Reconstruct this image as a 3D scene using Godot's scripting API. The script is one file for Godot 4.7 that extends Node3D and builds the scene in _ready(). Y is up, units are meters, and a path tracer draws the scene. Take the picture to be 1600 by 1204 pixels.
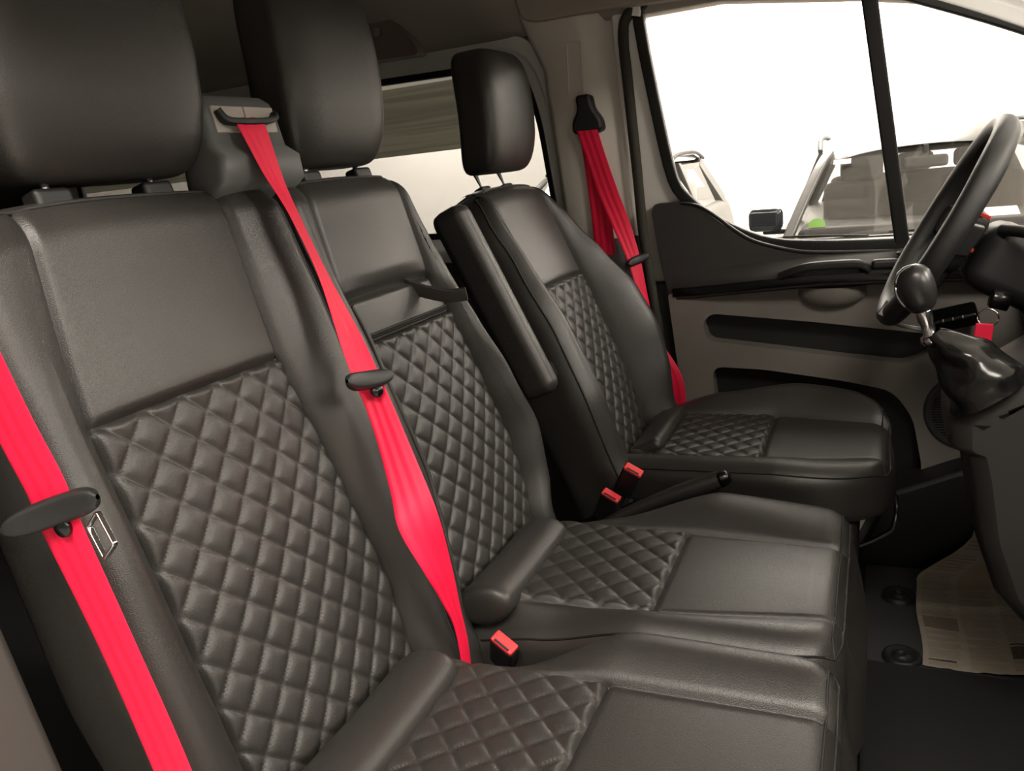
extends Node3D

# ---------------------------------------------------------------- mesh helpers
class Acc:
	var v := PackedVector3Array()
	var n := PackedVector3Array()
	var uv := PackedVector2Array()
	var ix := PackedInt32Array()

	func grid(P: PackedVector3Array, rows: int, cols: int, wrap_r := false, wrap_c := false, hint := Vector3.ZERO) -> void:
		var base := v.size()
		var N := PackedVector3Array()
		N.resize(rows * cols)
		var cen := Vector3.ZERO
		for p in P:
			cen += p
		cen /= float(P.size())
		var score := 0.0
		for r in rows:
			var r0 := r - 1
			var r1 := r + 1
			if wrap_r:
				r0 = (r - 1 + rows) % rows
				r1 = (r + 1) % rows
			else:
				r0 = maxi(r0, 0)
				r1 = mini(r1, rows - 1)
			for c in cols:
				var c0 := c - 1
				var c1 := c + 1
				if wrap_c:
					c0 = (c - 1 + cols) % cols
					c1 = (c + 1) % cols
				else:
					c0 = maxi(c0, 0)
					c1 = mini(c1, cols - 1)
				var du := P[r1 * cols + c] - P[r0 * cols + c]
				var dv := P[r * cols + c1] - P[r * cols + c0]
				var q := du.cross(dv)
				if q.length_squared() < 1e-18:
					var rr := r1 if r0 == r else r0
					dv = P[rr * cols + c1] - P[rr * cols + c0]
					q = du.cross(dv)
				if q.length_squared() < 1e-20:
					q = (P[r * cols + c] - cen) * 1e-6
					N[r * cols + c] = q.normalized()
					continue
				score += q.dot(hint) if hint != Vector3.ZERO else q.dot(P[r * cols + c] - cen)
				N[r * cols + c] = q.normalized()
		var flip := score < 0.0
		for i in P.size():
			v.append(P[i])
			n.append(-N[i] if flip else N[i])
			uv.append(Vector2(float(i % cols) / maxf(1.0, cols - 1), float(i / cols) / maxf(1.0, rows - 1)))
		for r in (rows if wrap_r else rows - 1):
			for c in (cols if wrap_c else cols - 1):
				var a := base + r * cols + c
				var b := base + ((r + 1) % rows) * cols + c
				var e := base + ((r + 1) % rows) * cols + (c + 1) % cols
				var d := base + r * cols + (c + 1) % cols
				if flip:
					ix.append_array(PackedInt32Array([a, b, e, a, e, d]))
				else:
					ix.append_array(PackedInt32Array([a, e, b, a, d, e]))

	# flat fan-free polygon: points and triangle indices, facing `nor`
	func tris(P: PackedVector3Array, T: PackedInt32Array, nor: Vector3) -> void:
		var base := v.size()
		for p in P:
			v.append(p)
			n.append(nor)
			uv.append(Vector2(p.x, p.y))
		for i in range(0, T.size(), 3):
			var a := P[T[i]]
			var b := P[T[i + 1]]
			var c := P[T[i + 2]]
			if (b - a).cross(c - a).dot(nor) > 0.0:
				ix.append_array(PackedInt32Array([base + T[i], base + T[i + 2], base + T[i + 1]]))
			else:
				ix.append_array(PackedInt32Array([base + T[i], base + T[i + 1], base + T[i + 2]]))

	func sweep(path: PackedVector3Array, prof: PackedVector2Array, up := Vector3.UP, scales := PackedFloat32Array(), closed := false, caps := true) -> void:
		var m := path.size()
		var k := prof.size()
		var P := PackedVector3Array()
		for i in m:
			var a := path[(i - 1 + m) % m] if closed else path[maxi(i - 1, 0)]
			var b := path[(i + 1) % m] if closed else path[mini(i + 1, m - 1)]
			var t := (b - a).normalized()
			var x := t.cross(up)
			if x.length() < 0.05:
				x = t.cross(Vector3(0.3, 0.2, 0.93))
			x = x.normalized()
			var y := x.cross(t).normalized()
			var s := scales[i] if scales.size() > i else 1.0
			for q in prof:
				P.append(path[i] + (x * q.x + y * q.y) * s)
		grid(P, m, k, closed, true)
		if caps and not closed:
			for e in [0, m - 1]:
				var ring := P.slice(e * k, e * k + k)
				var idx := Geometry2D.triangulate_polygon(prof)
				var o := (path[e] - path[1 if e == 0 else m - 2]).normalized()
				tris(ring, idx, o)

	func tube(path: PackedVector3Array, rad: float, sides := 8, closed := false, scales := PackedFloat32Array(), up := Vector3.UP) -> void:
		var pr := PackedVector2Array()
		for i in sides:
			pr.append(Vector2(cos(TAU * i / sides), sin(TAU * i / sides)) * rad)
		sweep(path, pr, up, scales, closed)

	func lathe(prof: PackedVector2Array, seg: int, xf: Transform3D) -> void:
		var P := PackedVector3Array()
		for q in prof:
			for j in seg:
				var a := TAU * j / seg
				P.append(xf * Vector3(q.x * cos(a), q.y, q.x * sin(a)))
		grid(P, prof.size(), seg, false, true)

	func rbox(size: Vector3, r: float, xf: Transform3D) -> void:
		var h := size * 0.5
		r = minf(r, minf(h.x, minf(h.y, h.z)) * 0.999)
		var lists := []
		for a in 3:
			var e: float = h[a]
			lists.append([-e, -e + r * 0.12, -e + r * 0.4, -e + r, e - r, e - r * 0.4, e - r * 0.12, e])
		var inner := h - Vector3(r, r, r)
		for f in 6:
			var ax := f / 2
			var sg := 1.0 if f % 2 == 0 else -1.0
			var a1 := (ax + 1) % 3
			var a2 := (ax + 2) % 3
			var base := v.size()
			for i in 8:
				for j in 8:
					var p := Vector3.ZERO
					p[ax] = sg * h[ax]
					p[a1] = lists[a1][i]
					p[a2] = lists[a2][j]
					var q := p.clamp(-inner, inner)
					var d := (p - q).normalized()
					v.append(xf * (q + d * r))
					n.append((xf.basis * d).normalized())
					uv.append(Vector2(p[a1], p[a2]))
			for i in 7:
				for j in 7:
					var a := base + i * 8 + j
					if sg > 0.0:
						ix.append_array(PackedInt32Array([a, a + 9, a + 8, a, a + 1, a + 9]))
					else:
						ix.append_array(PackedInt32Array([a, a + 8, a + 9, a, a + 9, a + 1]))

	# slab: outline in (x, y), front z given by plane a + b * y, thickness th (towards -z when dirn = 1), bevelled rim
	func slab(poly: PackedVector2Array, za: float, zb: float, th: float, bev := 0.004, dirn := 1.0) -> void:
		var m := poly.size()
		if Geometry2D.is_polygon_clockwise(poly):
			poly = poly.duplicate()
			poly.reverse()
		var inn := PackedVector2Array()
		for i in m:
			var e0 := (poly[i] - poly[(i - 1 + m) % m]).normalized()
			var e1 := (poly[(i + 1) % m] - poly[i]).normalized()
			var n0 := Vector2(-e0.y, e0.x)
			var n1 := Vector2(-e1.y, e1.x)
			var b := (n0 + n1)
			b = b / maxf(0.5, b.length_squared() * 0.5)
			inn.append(poly[i] + b * bev)
		var idx := Geometry2D.triangulate_polygon(inn)
		if idx.is_empty():
			inn = poly
			idx = Geometry2D.triangulate_polygon(inn)
		var nor := Vector3(0, -zb, 1).normalized() * dirn
		var F := PackedVector3Array()
		for q in inn:
			F.append(Vector3(q.x, q.y, za + zb * q.y))
		tris(F, idx, nor)
		var Bk := PackedVector3Array()
		for q in poly:
			Bk.append(Vector3(q.x, q.y, za + zb * q.y - th * dirn))
		tris(Bk, Geometry2D.triangulate_polygon(poly), -nor)
		var P := PackedVector3Array()
		for i in m + 1:
			var q := inn[i % m]
			P.append(Vector3(q.x, q.y, za + zb * q.y))
		for i in m + 1:
			var q := inn[i % m].lerp(poly[i % m], 0.7)
			P.append(Vector3(q.x, q.y, za + zb * q.y - bev * 0.3 * dirn))
		for i in m + 1:
			var q := poly[i % m]
			P.append(Vector3(q.x, q.y, za + zb * q.y - bev * dirn))
		for i in m + 1:
			var q := poly[i % m]
			P.append(Vector3(q.x, q.y, za + zb * q.y - th * dirn))
		grid(P, 4, m + 1)

	# webbing between two edge lines, woven with raised ribs
	func ribbon(L: PackedVector3Array, Rr: PackedVector3Array, th: float) -> void:
		var m := L.size()
		var k := 14
		var P := PackedVector3Array()
		for i in m:
			var i0 := maxi(i - 1, 0)
			var i1 := mini(i + 1, m - 1)
			var t := ((L[i1] + Rr[i1]) - (L[i0] + Rr[i0])).normalized()
			var w := (Rr[i] - L[i])
			var nn := t.cross(w).normalized()
			for s in [1.0, -1.0]:
				for j in k:
					var f := float(j) / (k - 1)
					if s < 0.0:
						f = 1.0 - f
					var rib := 0.55 * th * (1.0 if (j % 4 == 1 or j % 4 == 2) else 0.0)
					if j == 0 or j == k - 1:
						rib = -th * 0.3
					P.append(L[i] + w * f + nn * s * (th * 0.5 + rib))
		grid(P, m, 2 * k, false, true)

	func mesh() -> ArrayMesh:
		var arr := []
		arr.resize(Mesh.ARRAY_MAX)
		arr[Mesh.ARRAY_VERTEX] = v
		arr[Mesh.ARRAY_NORMAL] = n
		arr[Mesh.ARRAY_TEX_UV] = uv
		arr[Mesh.ARRAY_INDEX] = ix
		var am := ArrayMesh.new()
		am.add_surface_from_arrays(Mesh.PRIMITIVE_TRIANGLES, arr)
		return am

func V(x: float, y: float, z: float) -> Vector3:
	return Vector3(x, y, z)

func poly(a: Array) -> PackedVector2Array:
	var p := PackedVector2Array()
	for i in range(0, a.size(), 2):
		p.append(Vector2(a[i], a[i + 1]))
	return p

func path3(a: Array) -> PackedVector3Array:
	var p := PackedVector3Array()
	for i in range(0, a.size(), 3):
		p.append(Vector3(a[i], a[i + 1], a[i + 2]))
	return p

func smooth3(p: PackedVector3Array, k: int, closed := false) -> PackedVector3Array:
	var o := PackedVector3Array()
	var m := p.size()
	for i in (m if closed else m - 1):
		var a := p[(i - 1 + m) % m] if closed else p[maxi(i - 1, 0)]
		var b := p[i]
		var c := p[(i + 1) % m]
		var d := p[(i + 2) % m] if closed else p[mini(i + 2, m - 1)]
		for j in k:
			o.append(b.cubic_interpolate(c, a, d, float(j) / k))
	if not closed:
		o.append(p[m - 1])
	return o

func smooth2(p: PackedVector2Array, k: int) -> PackedVector2Array:
	var o := PackedVector2Array()
	var m := p.size()
	for i in m:
		for j in k:
			o.append(p[i].cubic_interpolate(p[(i + 1) % m], p[(i - 1 + m) % m], p[(i + 2) % m], float(j) / k))
	return o

# polygon with its corners rounded by radius r
func round2(p: PackedVector2Array, r: float, k := 5) -> PackedVector2Array:
	var o := PackedVector2Array()
	var m := p.size()
	for i in m:
		var a := p[(i - 1 + m) % m]
		var b := p[i]
		var c := p[(i + 1) % m]
		var rr := minf(r, minf(a.distance_to(b), b.distance_to(c)) * 0.45)
		var s := b + (a - b).normalized() * rr
		var e := b + (c - b).normalized() * rr
		for j in k + 1:
			var t := float(j) / k
			o.append(s.lerp(b, t).lerp(b.lerp(e, t), t))
	return o

func lut(a: Array, u: float) -> float:
	var m := a.size()
	if u <= a[0]:
		return a[1]
	for i in range(2, m, 2):
		if u <= a[i]:
			var t: float = (u - a[i - 2]) / (a[i] - a[i - 2])
			t = t * t * (3.0 - 2.0 * t) * 0.5 + t * 0.5
			return lerpf(a[i - 1], a[i + 1], t)
	return a[m - 1]

func frame(origin: Vector3, xaxis: Vector3, yaxis: Vector3) -> Transform3D:
	var x := xaxis.normalized()
	var z := x.cross(yaxis).normalized()
	return Transform3D(Basis(x, z.cross(x), z), origin)

# ---------------------------------------------------------------- scene helpers
var taken := {}

func numbered(called: String) -> String:
	if not taken.has(called):
		taken[called] = 0
		return called
	taken[called] += 1
	return "%s_%03d" % [called, taken[called]]

func thing(called: String, label: String, category: String, group := "") -> Node3D:
	var o := Node3D.new()
	o.name = numbered(called)
	add_child(o)
	o.set_meta("label", label)
	o.set_meta("category", category)
	if group != "":
		o.set_meta("group", group)
	return o

func setting(called: String, label := "") -> Node3D:
	var o := Node3D.new()
	o.name = numbered(called)
	add_child(o)
	o.set_meta("kind", "structure")
	if label != "":
		o.set_meta("label", label)
	return o

func put(acc: Acc, called: String, mat: Material, parent: Node, label := "") -> MeshInstance3D:
	var o := MeshInstance3D.new()
	o.name = called
	o.mesh = acc.mesh()
	o.material_override = mat
	o.cast_shadow = GeometryInstance3D.SHADOW_CASTING_SETTING_ON
	parent.add_child(o, true)
	if label != "":
		o.set_meta("label", label)
	return o

func setting_mesh(acc: Acc, called: String, mat: Material, label := "") -> MeshInstance3D:
	var o := put(acc, numbered(called), mat, self, label)
	o.set_meta("kind", "structure")
	return o

func mat(c: Color, rough := 0.6, metal := 0.0) -> StandardMaterial3D:
	var m := StandardMaterial3D.new()
	m.albedo_color = c
	m.roughness = rough
	m.metallic = metal
	return m

func noise_image(freq: float, type: int, seed_: int, size := 512, octaves := 3) -> Image:
	var f := FastNoiseLite.new()
	f.noise_type = type
	f.seed = seed_
	f.frequency = freq
	f.fractal_octaves = octaves
	if type == FastNoiseLite.TYPE_CELLULAR:
		f.cellular_return_type = FastNoiseLite.RETURN_DISTANCE2_SUB
		f.fractal_type = FastNoiseLite.FRACTAL_NONE
	return f.get_seamless_image(size, size)

func grain(m: StandardMaterial3D, im: Image, tile: float, depth: float) -> StandardMaterial3D:
	var b := im.duplicate() as Image
	b.bump_map_to_normal_map(8.0)
	m.normal_enabled = true
	m.normal_texture = ImageTexture.create_from_image(b)
	m.normal_scale = depth
	m.uv1_triplanar = true
	m.uv1_world_triplanar = true
	m.uv1_scale = Vector3.ONE / tile
	return m

var M := {}

func make_materials() -> void:
	var peb := noise_image(0.09, FastNoiseLite.TYPE_CELLULAR, 3)
	var fine := noise_image(0.12, FastNoiseLite.TYPE_SIMPLEX, 9, 512, 4)
	M.leather = grain(mat(Color(0.165, 0.158, 0.150), 0.42), peb, 0.07, 0.30)
	M.leather_plain = grain(mat(Color(0.165, 0.158, 0.150), 0.40), peb, 0.07, 0.22)
	M.thread = mat(Color(0.12, 0.115, 0.11), 0.7)
	M.back_cloth = mat(Color(0.09, 0.09, 0.095), 0.75)
	M.plastic = grain(mat(Color(0.10, 0.10, 0.102), 0.5), fine, 0.05, 0.15)
	M.plastic_gloss = mat(Color(0.05, 0.05, 0.052), 0.22)
	M.grey_plastic = grain(mat(Color(0.34, 0.33, 0.325), 0.55), fine, 0.05, 0.12)
	M.pillar = grain(mat(Color(0.76, 0.74, 0.705), 0.55), fine, 0.06, 0.08)
	M.door_grey = grain(mat(Color(0.48, 0.462, 0.44), 0.5), fine, 0.05, 0.18)
	M.door_dark = grain(mat(Color(0.215, 0.208, 0.205), 0.45), fine, 0.05, 0.18)
	M.headliner = grain(mat(Color(0.60, 0.57, 0.535), 0.95), fine, 0.03, 0.3)
	M.headliner_dark = grain(mat(Color(0.48, 0.43, 0.41), 0.95), fine, 0.03, 0.3)
	M.painted = mat(Color(0.92, 0.915, 0.90), 0.35)
	M.frame_grey = mat(Color(0.82, 0.82, 0.80), 0.4)
	M.rubber = mat(Color(0.045, 0.045, 0.045), 0.55)
	M.seal = mat(Color(0.20, 0.195, 0.165), 0.8)
	M.chrome = mat(Color(0.85, 0.85, 0.86), 0.12, 1.0)
	M.steel = mat(Color(0.62, 0.62, 0.63), 0.3, 1.0)
	M.red_web = grain(mat(Color(0.89, 0.02, 0.235), 0.6), fine, 0.02, 0.25)
	M.red_button = mat(Color(0.86, 0.22, 0.24), 0.4)
	M.carpet = grain(mat(Color(0.23, 0.23, 0.232), 0.95), fine, 0.02, 0.7)
	M.mat_black = grain(mat(Color(0.07, 0.068, 0.07), 0.9), fine, 0.02, 0.6)
	var g := mat(Color(0.45, 0.47, 0.46, 0.025), 0.02)
	g.transparency = BaseMaterial3D.TRANSPARENCY_ALPHA
	M.glass = g

# ---------------------------------------------------------------- upholstered pads (backrests and cushions)
# s runs across the seat (towards +z), u along it, n out of the padded face
func pad_w(P: Dictionary, u: float, near: bool) -> float:
	var w := lut(P.wn if near else P.wf, u)
	var rc: float = P.rc
	var e: float = u - (P.L - rc)
	if e > 0.0:
		var q := minf(e / rc, 1.0)
		w -= P.get("rcn" if near else "rcf", P.rcw) * (1.0 - sqrt(maxf(0.0, 1.0 - q * q)))
	return w

func pad_n(P: Dictionary, s: float, u: float) -> float:
	var near := s >= 0.0
	var c := lut(P.cn if near else P.cf, u)
	var rec := lut(P.rec, u)
	var a := absf(s)
	var n := rec
	if a <= c:
		var t := a / c
		n += lut(P.pil, u) * (1.0 - t * t)
	else:
		var w := pad_w(P, u, near)
		var t := (a - c) / maxf(0.01, w - c)
		n += lut(P.bn if near else P.bf, u) * sin(PI * 0.5 * minf(1.0, t / 0.62))
		var r: float = minf(P.get("rsn" if near else "rsf", P.rs), w - c)
		var e := a - (w - r)
		if e > 0.0:
			var q := minf(e / r, 1.0)
			n -= P.get("rsn" if near else "rsf", P.rd) * (1.0 - sqrt(maxf(0.0, 1.0 - q * q)))
	var d := (a - c) / 0.0045
	n -= 0.006 * exp(-d * d)
	if P.has("uq"):
		var f: float = (u - P.uq) / 0.0045
		if a <= c:
			n -= 0.006 * exp(-f * f)
			if P.has("uq2"):
				f = (u - P.uq2) / 0.005
				n -= 0.010 * exp(-f * f)
	return n

func pad_at(P: Dictionary, s: float, u: float, n: float) -> Vector3:
	var up := u
	if P.closed_end:
		up -= P.get("crown_near" if s > 0.0 else "crown_far", 0.012) * pow(absf(s) / 0.18, 3.0) * smoothstep(0.35, 0.65, u)
	return P.O + Vector3(0, 0, 1) * s + P.U * up + P.N * n

func pad_back(P: Dictionary, s: float, u: float, f: float) -> float:
	var b := -lut(P.t, u)
	if f > 0.0:
		b = lerpf(b, pad_n(P, s, u) - P.R, f)
	return b

# rows: [u, drop, f]
func pad_rows(P: Dictionary, from: float, to: float, k: int) -> Array:
	var rows := []
	var stop: float = P.L - P.R
	for i in k + 1:
		var u := lerpf(from, minf(to, stop), float(i) / k)
		rows.append([u, 0.0, 0.0])
	if to > stop + 0.001:
		for i in range(1, 10):
			var a := PI * 0.5 * i / 9.0
			rows.append([stop + P.R * sin(a), P.R * (1.0 - cos(a)), (1.0 - cos(a)) if P.closed_end else 0.0])
	return rows

func pad_shell(P: Dictionary) -> Dictionary:
	var acc := Acc.new()
	var rows := pad_rows(P, P.u0, P.L, 46)
	var pts := PackedVector3Array()
	var cols := 0
	var rim_n := PackedVector3Array()
	var rim_f := PackedVector3Array()
	var top := PackedVector3Array()
	var last := []
	for row in rows:
		var u: float = row[0]
		var line := []
		for near in [true, false]:
			var sg := 1.0 if near else -1.0
			var c := lut(P.cn if near else P.cf, u)
			var w := pad_w(P, u, near)
			var r: float = minf(P.get("rsn" if near else "rsf", P.rs), w - c)
			var ss := [c, c + 0.002, c + 0.0045, c + 0.008, c + 0.013]
			for i in range(1, 8):
				ss.append(lerpf(c + 0.013, maxf(w - r, c + 0.014), i / 7.0))
			for i in range(1, 9):
				ss.append(w - r + r * sin(PI * 0.5 * i / 8.0))
			var half := []
			for i in ss.size():
				var s: float = sg * ss[i]
				var nb := pad_back(P, s, u, row[2])
				var n := maxf(pad_n(P, s, u) - row[1], nb)
				half.append([s, n])
				if i == ss.size() - 4:
					(rim_n if near else rim_f).append(pad_at(P, s, u, n + 0.0012))
			var e: Array = half[half.size() - 1]
			var nb2 := pad_back(P, e[0], u, row[2])
			var rb: float = 0.02 * (1.0 - row[2])
			for i in range(1, 7):
				half.append([e[0], lerpf(e[1], minf(nb2 + rb, e[1]), i / 6.0)])
			half.append([e[0] - sg * rb * 0.3, nb2 + rb * 0.3])
			half.append([e[0] - sg * rb, nb2])
			half.append([sg * c * 0.5, pad_back(P, sg * c * 0.5, u, row[2])])
			if not near:
				half.reverse()
			line.append_array(half)
		cols = line.size()
		last = line
		for q in line:
			pts.append(pad_at(P, q[0], u, q[1]))
	acc.grid(pts, rows.size(), cols)
	return {"acc": acc, "rim_n": rim_n, "rim_f": rim_f}

func pad_cols(P: Dictionary, u: float, k: int) -> PackedFloat32Array:
	var a := -lut(P.cf, u)
	var b := lut(P.cn, u)
	var o := PackedFloat32Array()
	for d in [0.0, 0.002, 0.0045, 0.008]:
		o.append(a + d)
	for i in range(0, k + 1):
		o.append(lerpf(a + 0.012, b - 0.012, float(i) / k))
	for d in [0.008, 0.0045, 0.002, 0.0]:
		o.append(b - d)
	return o

func pad_plain(P: Dictionary, from: float, to: float, k := 30) -> Acc:
	var acc := Acc.new()
	var rows := []
	for d in [0.0, 0.002, 0.0045, 0.008]:
		rows.append([from + d, 0.0, 0.0])
	rows.append_array(pad_rows(P, from + 0.012, to, k))
	var pts := PackedVector3Array()
	var cols := 0
	for row in rows:
		var cs := pad_cols(P, row[0], 24)
		cols = cs.size()
		for s in cs:
			pts.append(pad_at(P, s, row[0], pad_n(P, s, row[0]) - row[1]))
	acc.grid(pts, rows.size(), cols, false, false, P.N)
	return acc

# diamond quilting: real relief between two families of stitched lines
func pad_quilt(P: Dictionary, from: float, to: float, ps: float, pu: float, amp: float, du := 0.0031) -> Acc:
	var acc := Acc.new()
	var k := int((to - from) / du)
	var pts := PackedVector3Array()
	var cols := 0
	var kc := int((lut(P.cn, from) + lut(P.cf, from)) / du)
	var ph: float = P.get("phase", 0.0)
	for i in k + 1:
		var u := lerpf(from, to, float(i) / k)
		var cs := pad_cols(P, u, kc)
		cols = cs.size()
		var a := -cs[0]
		var b := cs[cols - 1]
		for s in cs:
			var x := s / ps + ph
			var y := (u - to) / pu
			var d0 := absf(sin(PI * (x + y))) * 0.0109
			var d1 := absf(sin(PI * (x - y))) * 0.0109
			var puff := amp * (1.0 - exp(-d0 / 0.0045)) * (1.0 - exp(-d1 / 0.0045))
			var edge := minf(minf(s + a, b - s), minf((to - u) * 2.0, u - from + 0.02))
			puff *= smoothstep(0.0, 0.006, edge)
			pts.append(pad_at(P, s, u, pad_n(P, s, u) + puff))
	acc.grid(pts, k + 1, cols, false, false, P.N)
	return acc

func pad_skirt(P: Dictionary, bulge: float) -> Acc:
	var acc := Acc.new()
	var pts := PackedVector3Array()
	var wn := pad_w(P, P.L, true)
	var wf := pad_w(P, P.L, false)
	var k := 40
	var rows := 14
	for i in rows + 1:
		var f := float(i) / rows
		for j in k + 1:
			var s := lerpf(wn, -wf, float(j) / k)
			var n0: float = pad_n(P, s, P.L) - P.R
			var t := s / (wn if s > 0.0 else wf)
			var n := lerpf(n0, -lut(P.t, P.L), f)
			pts.append(pad_at(P, s, P.L + bulge * sin(PI * 0.5 * minf(1.0, f * 1.4)) * (1.0 - pow(absf(t), 6.0)), n))
	acc.grid(pts, rows + 1, k + 1, false, false, P.U)
	return acc

func rim_path(P: Dictionary, sh: Dictionary, depth: float) -> PackedVector3Array:
	var p := PackedVector3Array()
	var keep: int = sh.rim_n.size() - 4
	for i in range(2, keep, 2):
		p.append(sh.rim_n[i])
	var a := asin(depth)
	var u: float = P.L - P.R + P.R * depth
	var drop: float = P.R * (1.0 - cos(a))
	var wn := pad_w(P, u, true)
	var wf := pad_w(P, u, false)
	for i in range(1, 24):
		var s := lerpf(wn - 0.01, -wf + 0.01, i / 24.0)
		p.append(pad_at(P, s, u, pad_n(P, s, u) - drop + 0.001))
	var back := []
	for i in range(2, keep, 2):
		back.append(sh.rim_f[i])
	back.reverse()
	for q in back:
		p.append(q)
	return p

func headrest(par: Node3D, O: Vector3, tilt: float, w: float, hgt: float, th: float, posts: float, foot: Vector3, U: Vector3, N: Vector3) -> void:
	# flat-faced block with soft edges, arched on top
	var acc := Acc.new()
	var pts := PackedVector3Array()
	var rows := 44
	var cols := 72
	var hu := Vector3(-sin(tilt), cos(tilt), 0)
	var hn := Vector3(cos(tilt), sin(tilt), 0)
	for i in rows + 1:
		var lat := (float(i) / rows - 0.5) * PI
		var cy := signf(sin(lat)) * pow(absf(sin(lat)), 0.40)
		var low := cy < 0.0
		var rr := pow(maxf(0.0, cos(lat)), 0.19 if low else 0.26)
		var rt := pow(maxf(0.0, cos(lat)), 0.30)
		for j in cols:
			var a := TAU * j / cols
			var cx := signf(cos(a)) * pow(absf(cos(a)), 0.30)
			var cz := signf(sin(a)) * pow(absf(sin(a)), 0.34)
			var s := cx * w * 0.5 * rr * (1.0 - (0.10 * cy * cy if low else 0.07 * cy * cy))
			var n := cz * th * 0.5 * rt
			if cz > 0.0:
				n += 0.008 * (1.0 - cx * cx) * rt
			n -= (0.020 if low else 0.012) * cy * cy
			pts.append(O + Vector3(0, 0, 1) * s + hu * (cy * hgt * 0.5) + hn * n)
	acc.grid(pts, rows + 1, cols, false, true)
	var hr := put(acc, "headrest", M.leather_plain, par)
	for side in [-1.0, 1.0]:
		var pst := Acc.new()
		var b: Vector3 = foot + Vector3(0, 0, 1) * side * posts
		pst.tube(PackedVector3Array([b - U * 0.04, b + U * 0.05, O + Vector3(0, 0, 1) * side * posts - hu * hgt * 0.3]), 0.0062, 10)
		put(pst, "post", M.steel, hr, "chrome headrest post")
		var gd := Acc.new()
		gd.rbox(Vector3(0.026, 0.022, 0.042), 0.006, frame(b + U * 0.004, N, U))
		put(gd, "post_guide", M.plastic, hr)

func seat(par: Node3D, B: Dictionary, C: Dictionary, split: Array) -> void:
	# backrest
	var sh := pad_shell(B)
	put(sh.acc, "backrest", M.leather_plain, par)
	put(pad_plain(B, split[1], B.L), "upper_panel", M.leather_plain, par)
	if split[1] > split[0] + 0.001:
		put(pad_plain(B, split[0], split[1], 20), "flap", M.leather_plain, par)
	put(pad_quilt(B, B.u0 + 0.06, split[0], B.ps, B.pu, B.amp), "quilted_panel", M.leather, par, "diamond quilted leather panel")
	var pip := Acc.new()
	pip.tube(rim_path(B, sh, 0.8), 0.0022, 6)
	put(pip, "piping", M.thread, par)
	# cushion
	var sc := pad_shell(C)
	put(sc.acc, "cushion", M.leather_plain, par)
	put(pad_plain(C, C.uq, C.L), "front_panel", M.leather_plain, par)
	put(pad_quilt(C, C.u0, C.uq, C.ps, C.pu, C.amp), "quilted_cushion_panel", M.leather, par, "diamond quilted leather panel")
	put(pad_skirt(C, C.bulge), "skirt", M.leather_plain, par)
	for d in [0.55, 0.86]:
		var st := Acc.new()
		st.tube(rim_path(C, sc, d), 0.0015, 6)
		put(st, "stitched_seam", M.thread, par)

func backrest_frame(o: Vector3, deg: float) -> Dictionary:
	var a := deg_to_rad(deg)
	return {"O": o, "U": Vector3(-sin(a), cos(a), 0), "N": Vector3(cos(a), sin(a), 0), "closed_end": true,
		"R": 0.05, "rs": 0.05, "rd": 0.05, "rc": 0.09, "rcw": 0.06, "u0": -0.08, "t": [0, 0.11, 0.6, 0.10],
		"ps": 0.0485, "pu": 0.050, "amp": 0.0056}

func cushion_frame(o: Vector3) -> Dictionary:
	return {"O": o, "U": Vector3(1, 0, 0), "N": Vector3(0, 1, 0), "closed_end": false, "R": 0.035, "rs": 0.045, "rd": 0.04,
		"rc": 0.06, "rcw": 0.035, "u0": 0.0, "t": [0, 0.16], "ps": 0.0485, "pu": 0.050, "amp": 0.0052, "bulge": 0.022, "L": 0.508,
		"rec": [0, 0.0], "pil": [0, -0.004, 0.3, 0.004, 0.5, 0.004]}

func crease_roll(par: Node3D, x: float, y: float, z0: float, z1: float, r: float) -> void:
	var acc := Acc.new()
	var pr := PackedVector2Array()
	for i in 20:
		var a := TAU * i / 20.0
		pr.append(Vector2(cos(a) * r * 1.5, sin(a) * r).rotated(deg_to_rad(-18)))
	var p := PackedVector3Array()
	var sc := PackedFloat32Array()
	for i in 41:
		var f := 0.5 - 0.5 * cos(PI * i / 40.0)
		p.append(V(x, y - 0.004 * sin(f * PI), lerpf(z0, z1, f)))
		sc.append(pow(maxf(0.0, 1.0 - pow(absf(2.0 * f - 1.0), 24.0)), 0.5) * 0.94 + 0.06)
	acc.sweep(p, pr, Vector3.UP, sc)
	put(acc, "crease_roll", M.leather_plain, par)

func buckle(par: Node3D, mouth: Vector3, dirn: Vector3, wide: Vector3, root: Vector3) -> void:
	var xf := frame(mouth, wide, dirn)
	var b := Acc.new()
	b.rbox(V(0.040, 0.075, 0.021), 0.005, xf.translated_local(V(0, -0.0385, 0)))
	put(b, "buckle_body", M.plastic, par)
	var r := Acc.new()
	r.rbox(V(0.0375, 0.012, 0.0185), 0.003, xf.translated_local(V(0, -0.0035, 0)))
	put(r, "release_button", M.red_button, par, "red release button")
	var s := Acc.new()
	s.rbox(V(0.026, 0.003, 0.0035), 0.001, xf.translated_local(V(0, 0.0018, 0.0062)))
	put(s, "latch_slot", M.rubber, par)
	var st := Acc.new()
	st.tube(smooth3(PackedVector3Array([xf * V(0, -0.07, 0), (xf * V(0, -0.11, 0)).lerp(root, 0.3), root]), 4), 0.010, 8)
	put(st, "stalk", M.plastic, par)

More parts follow.
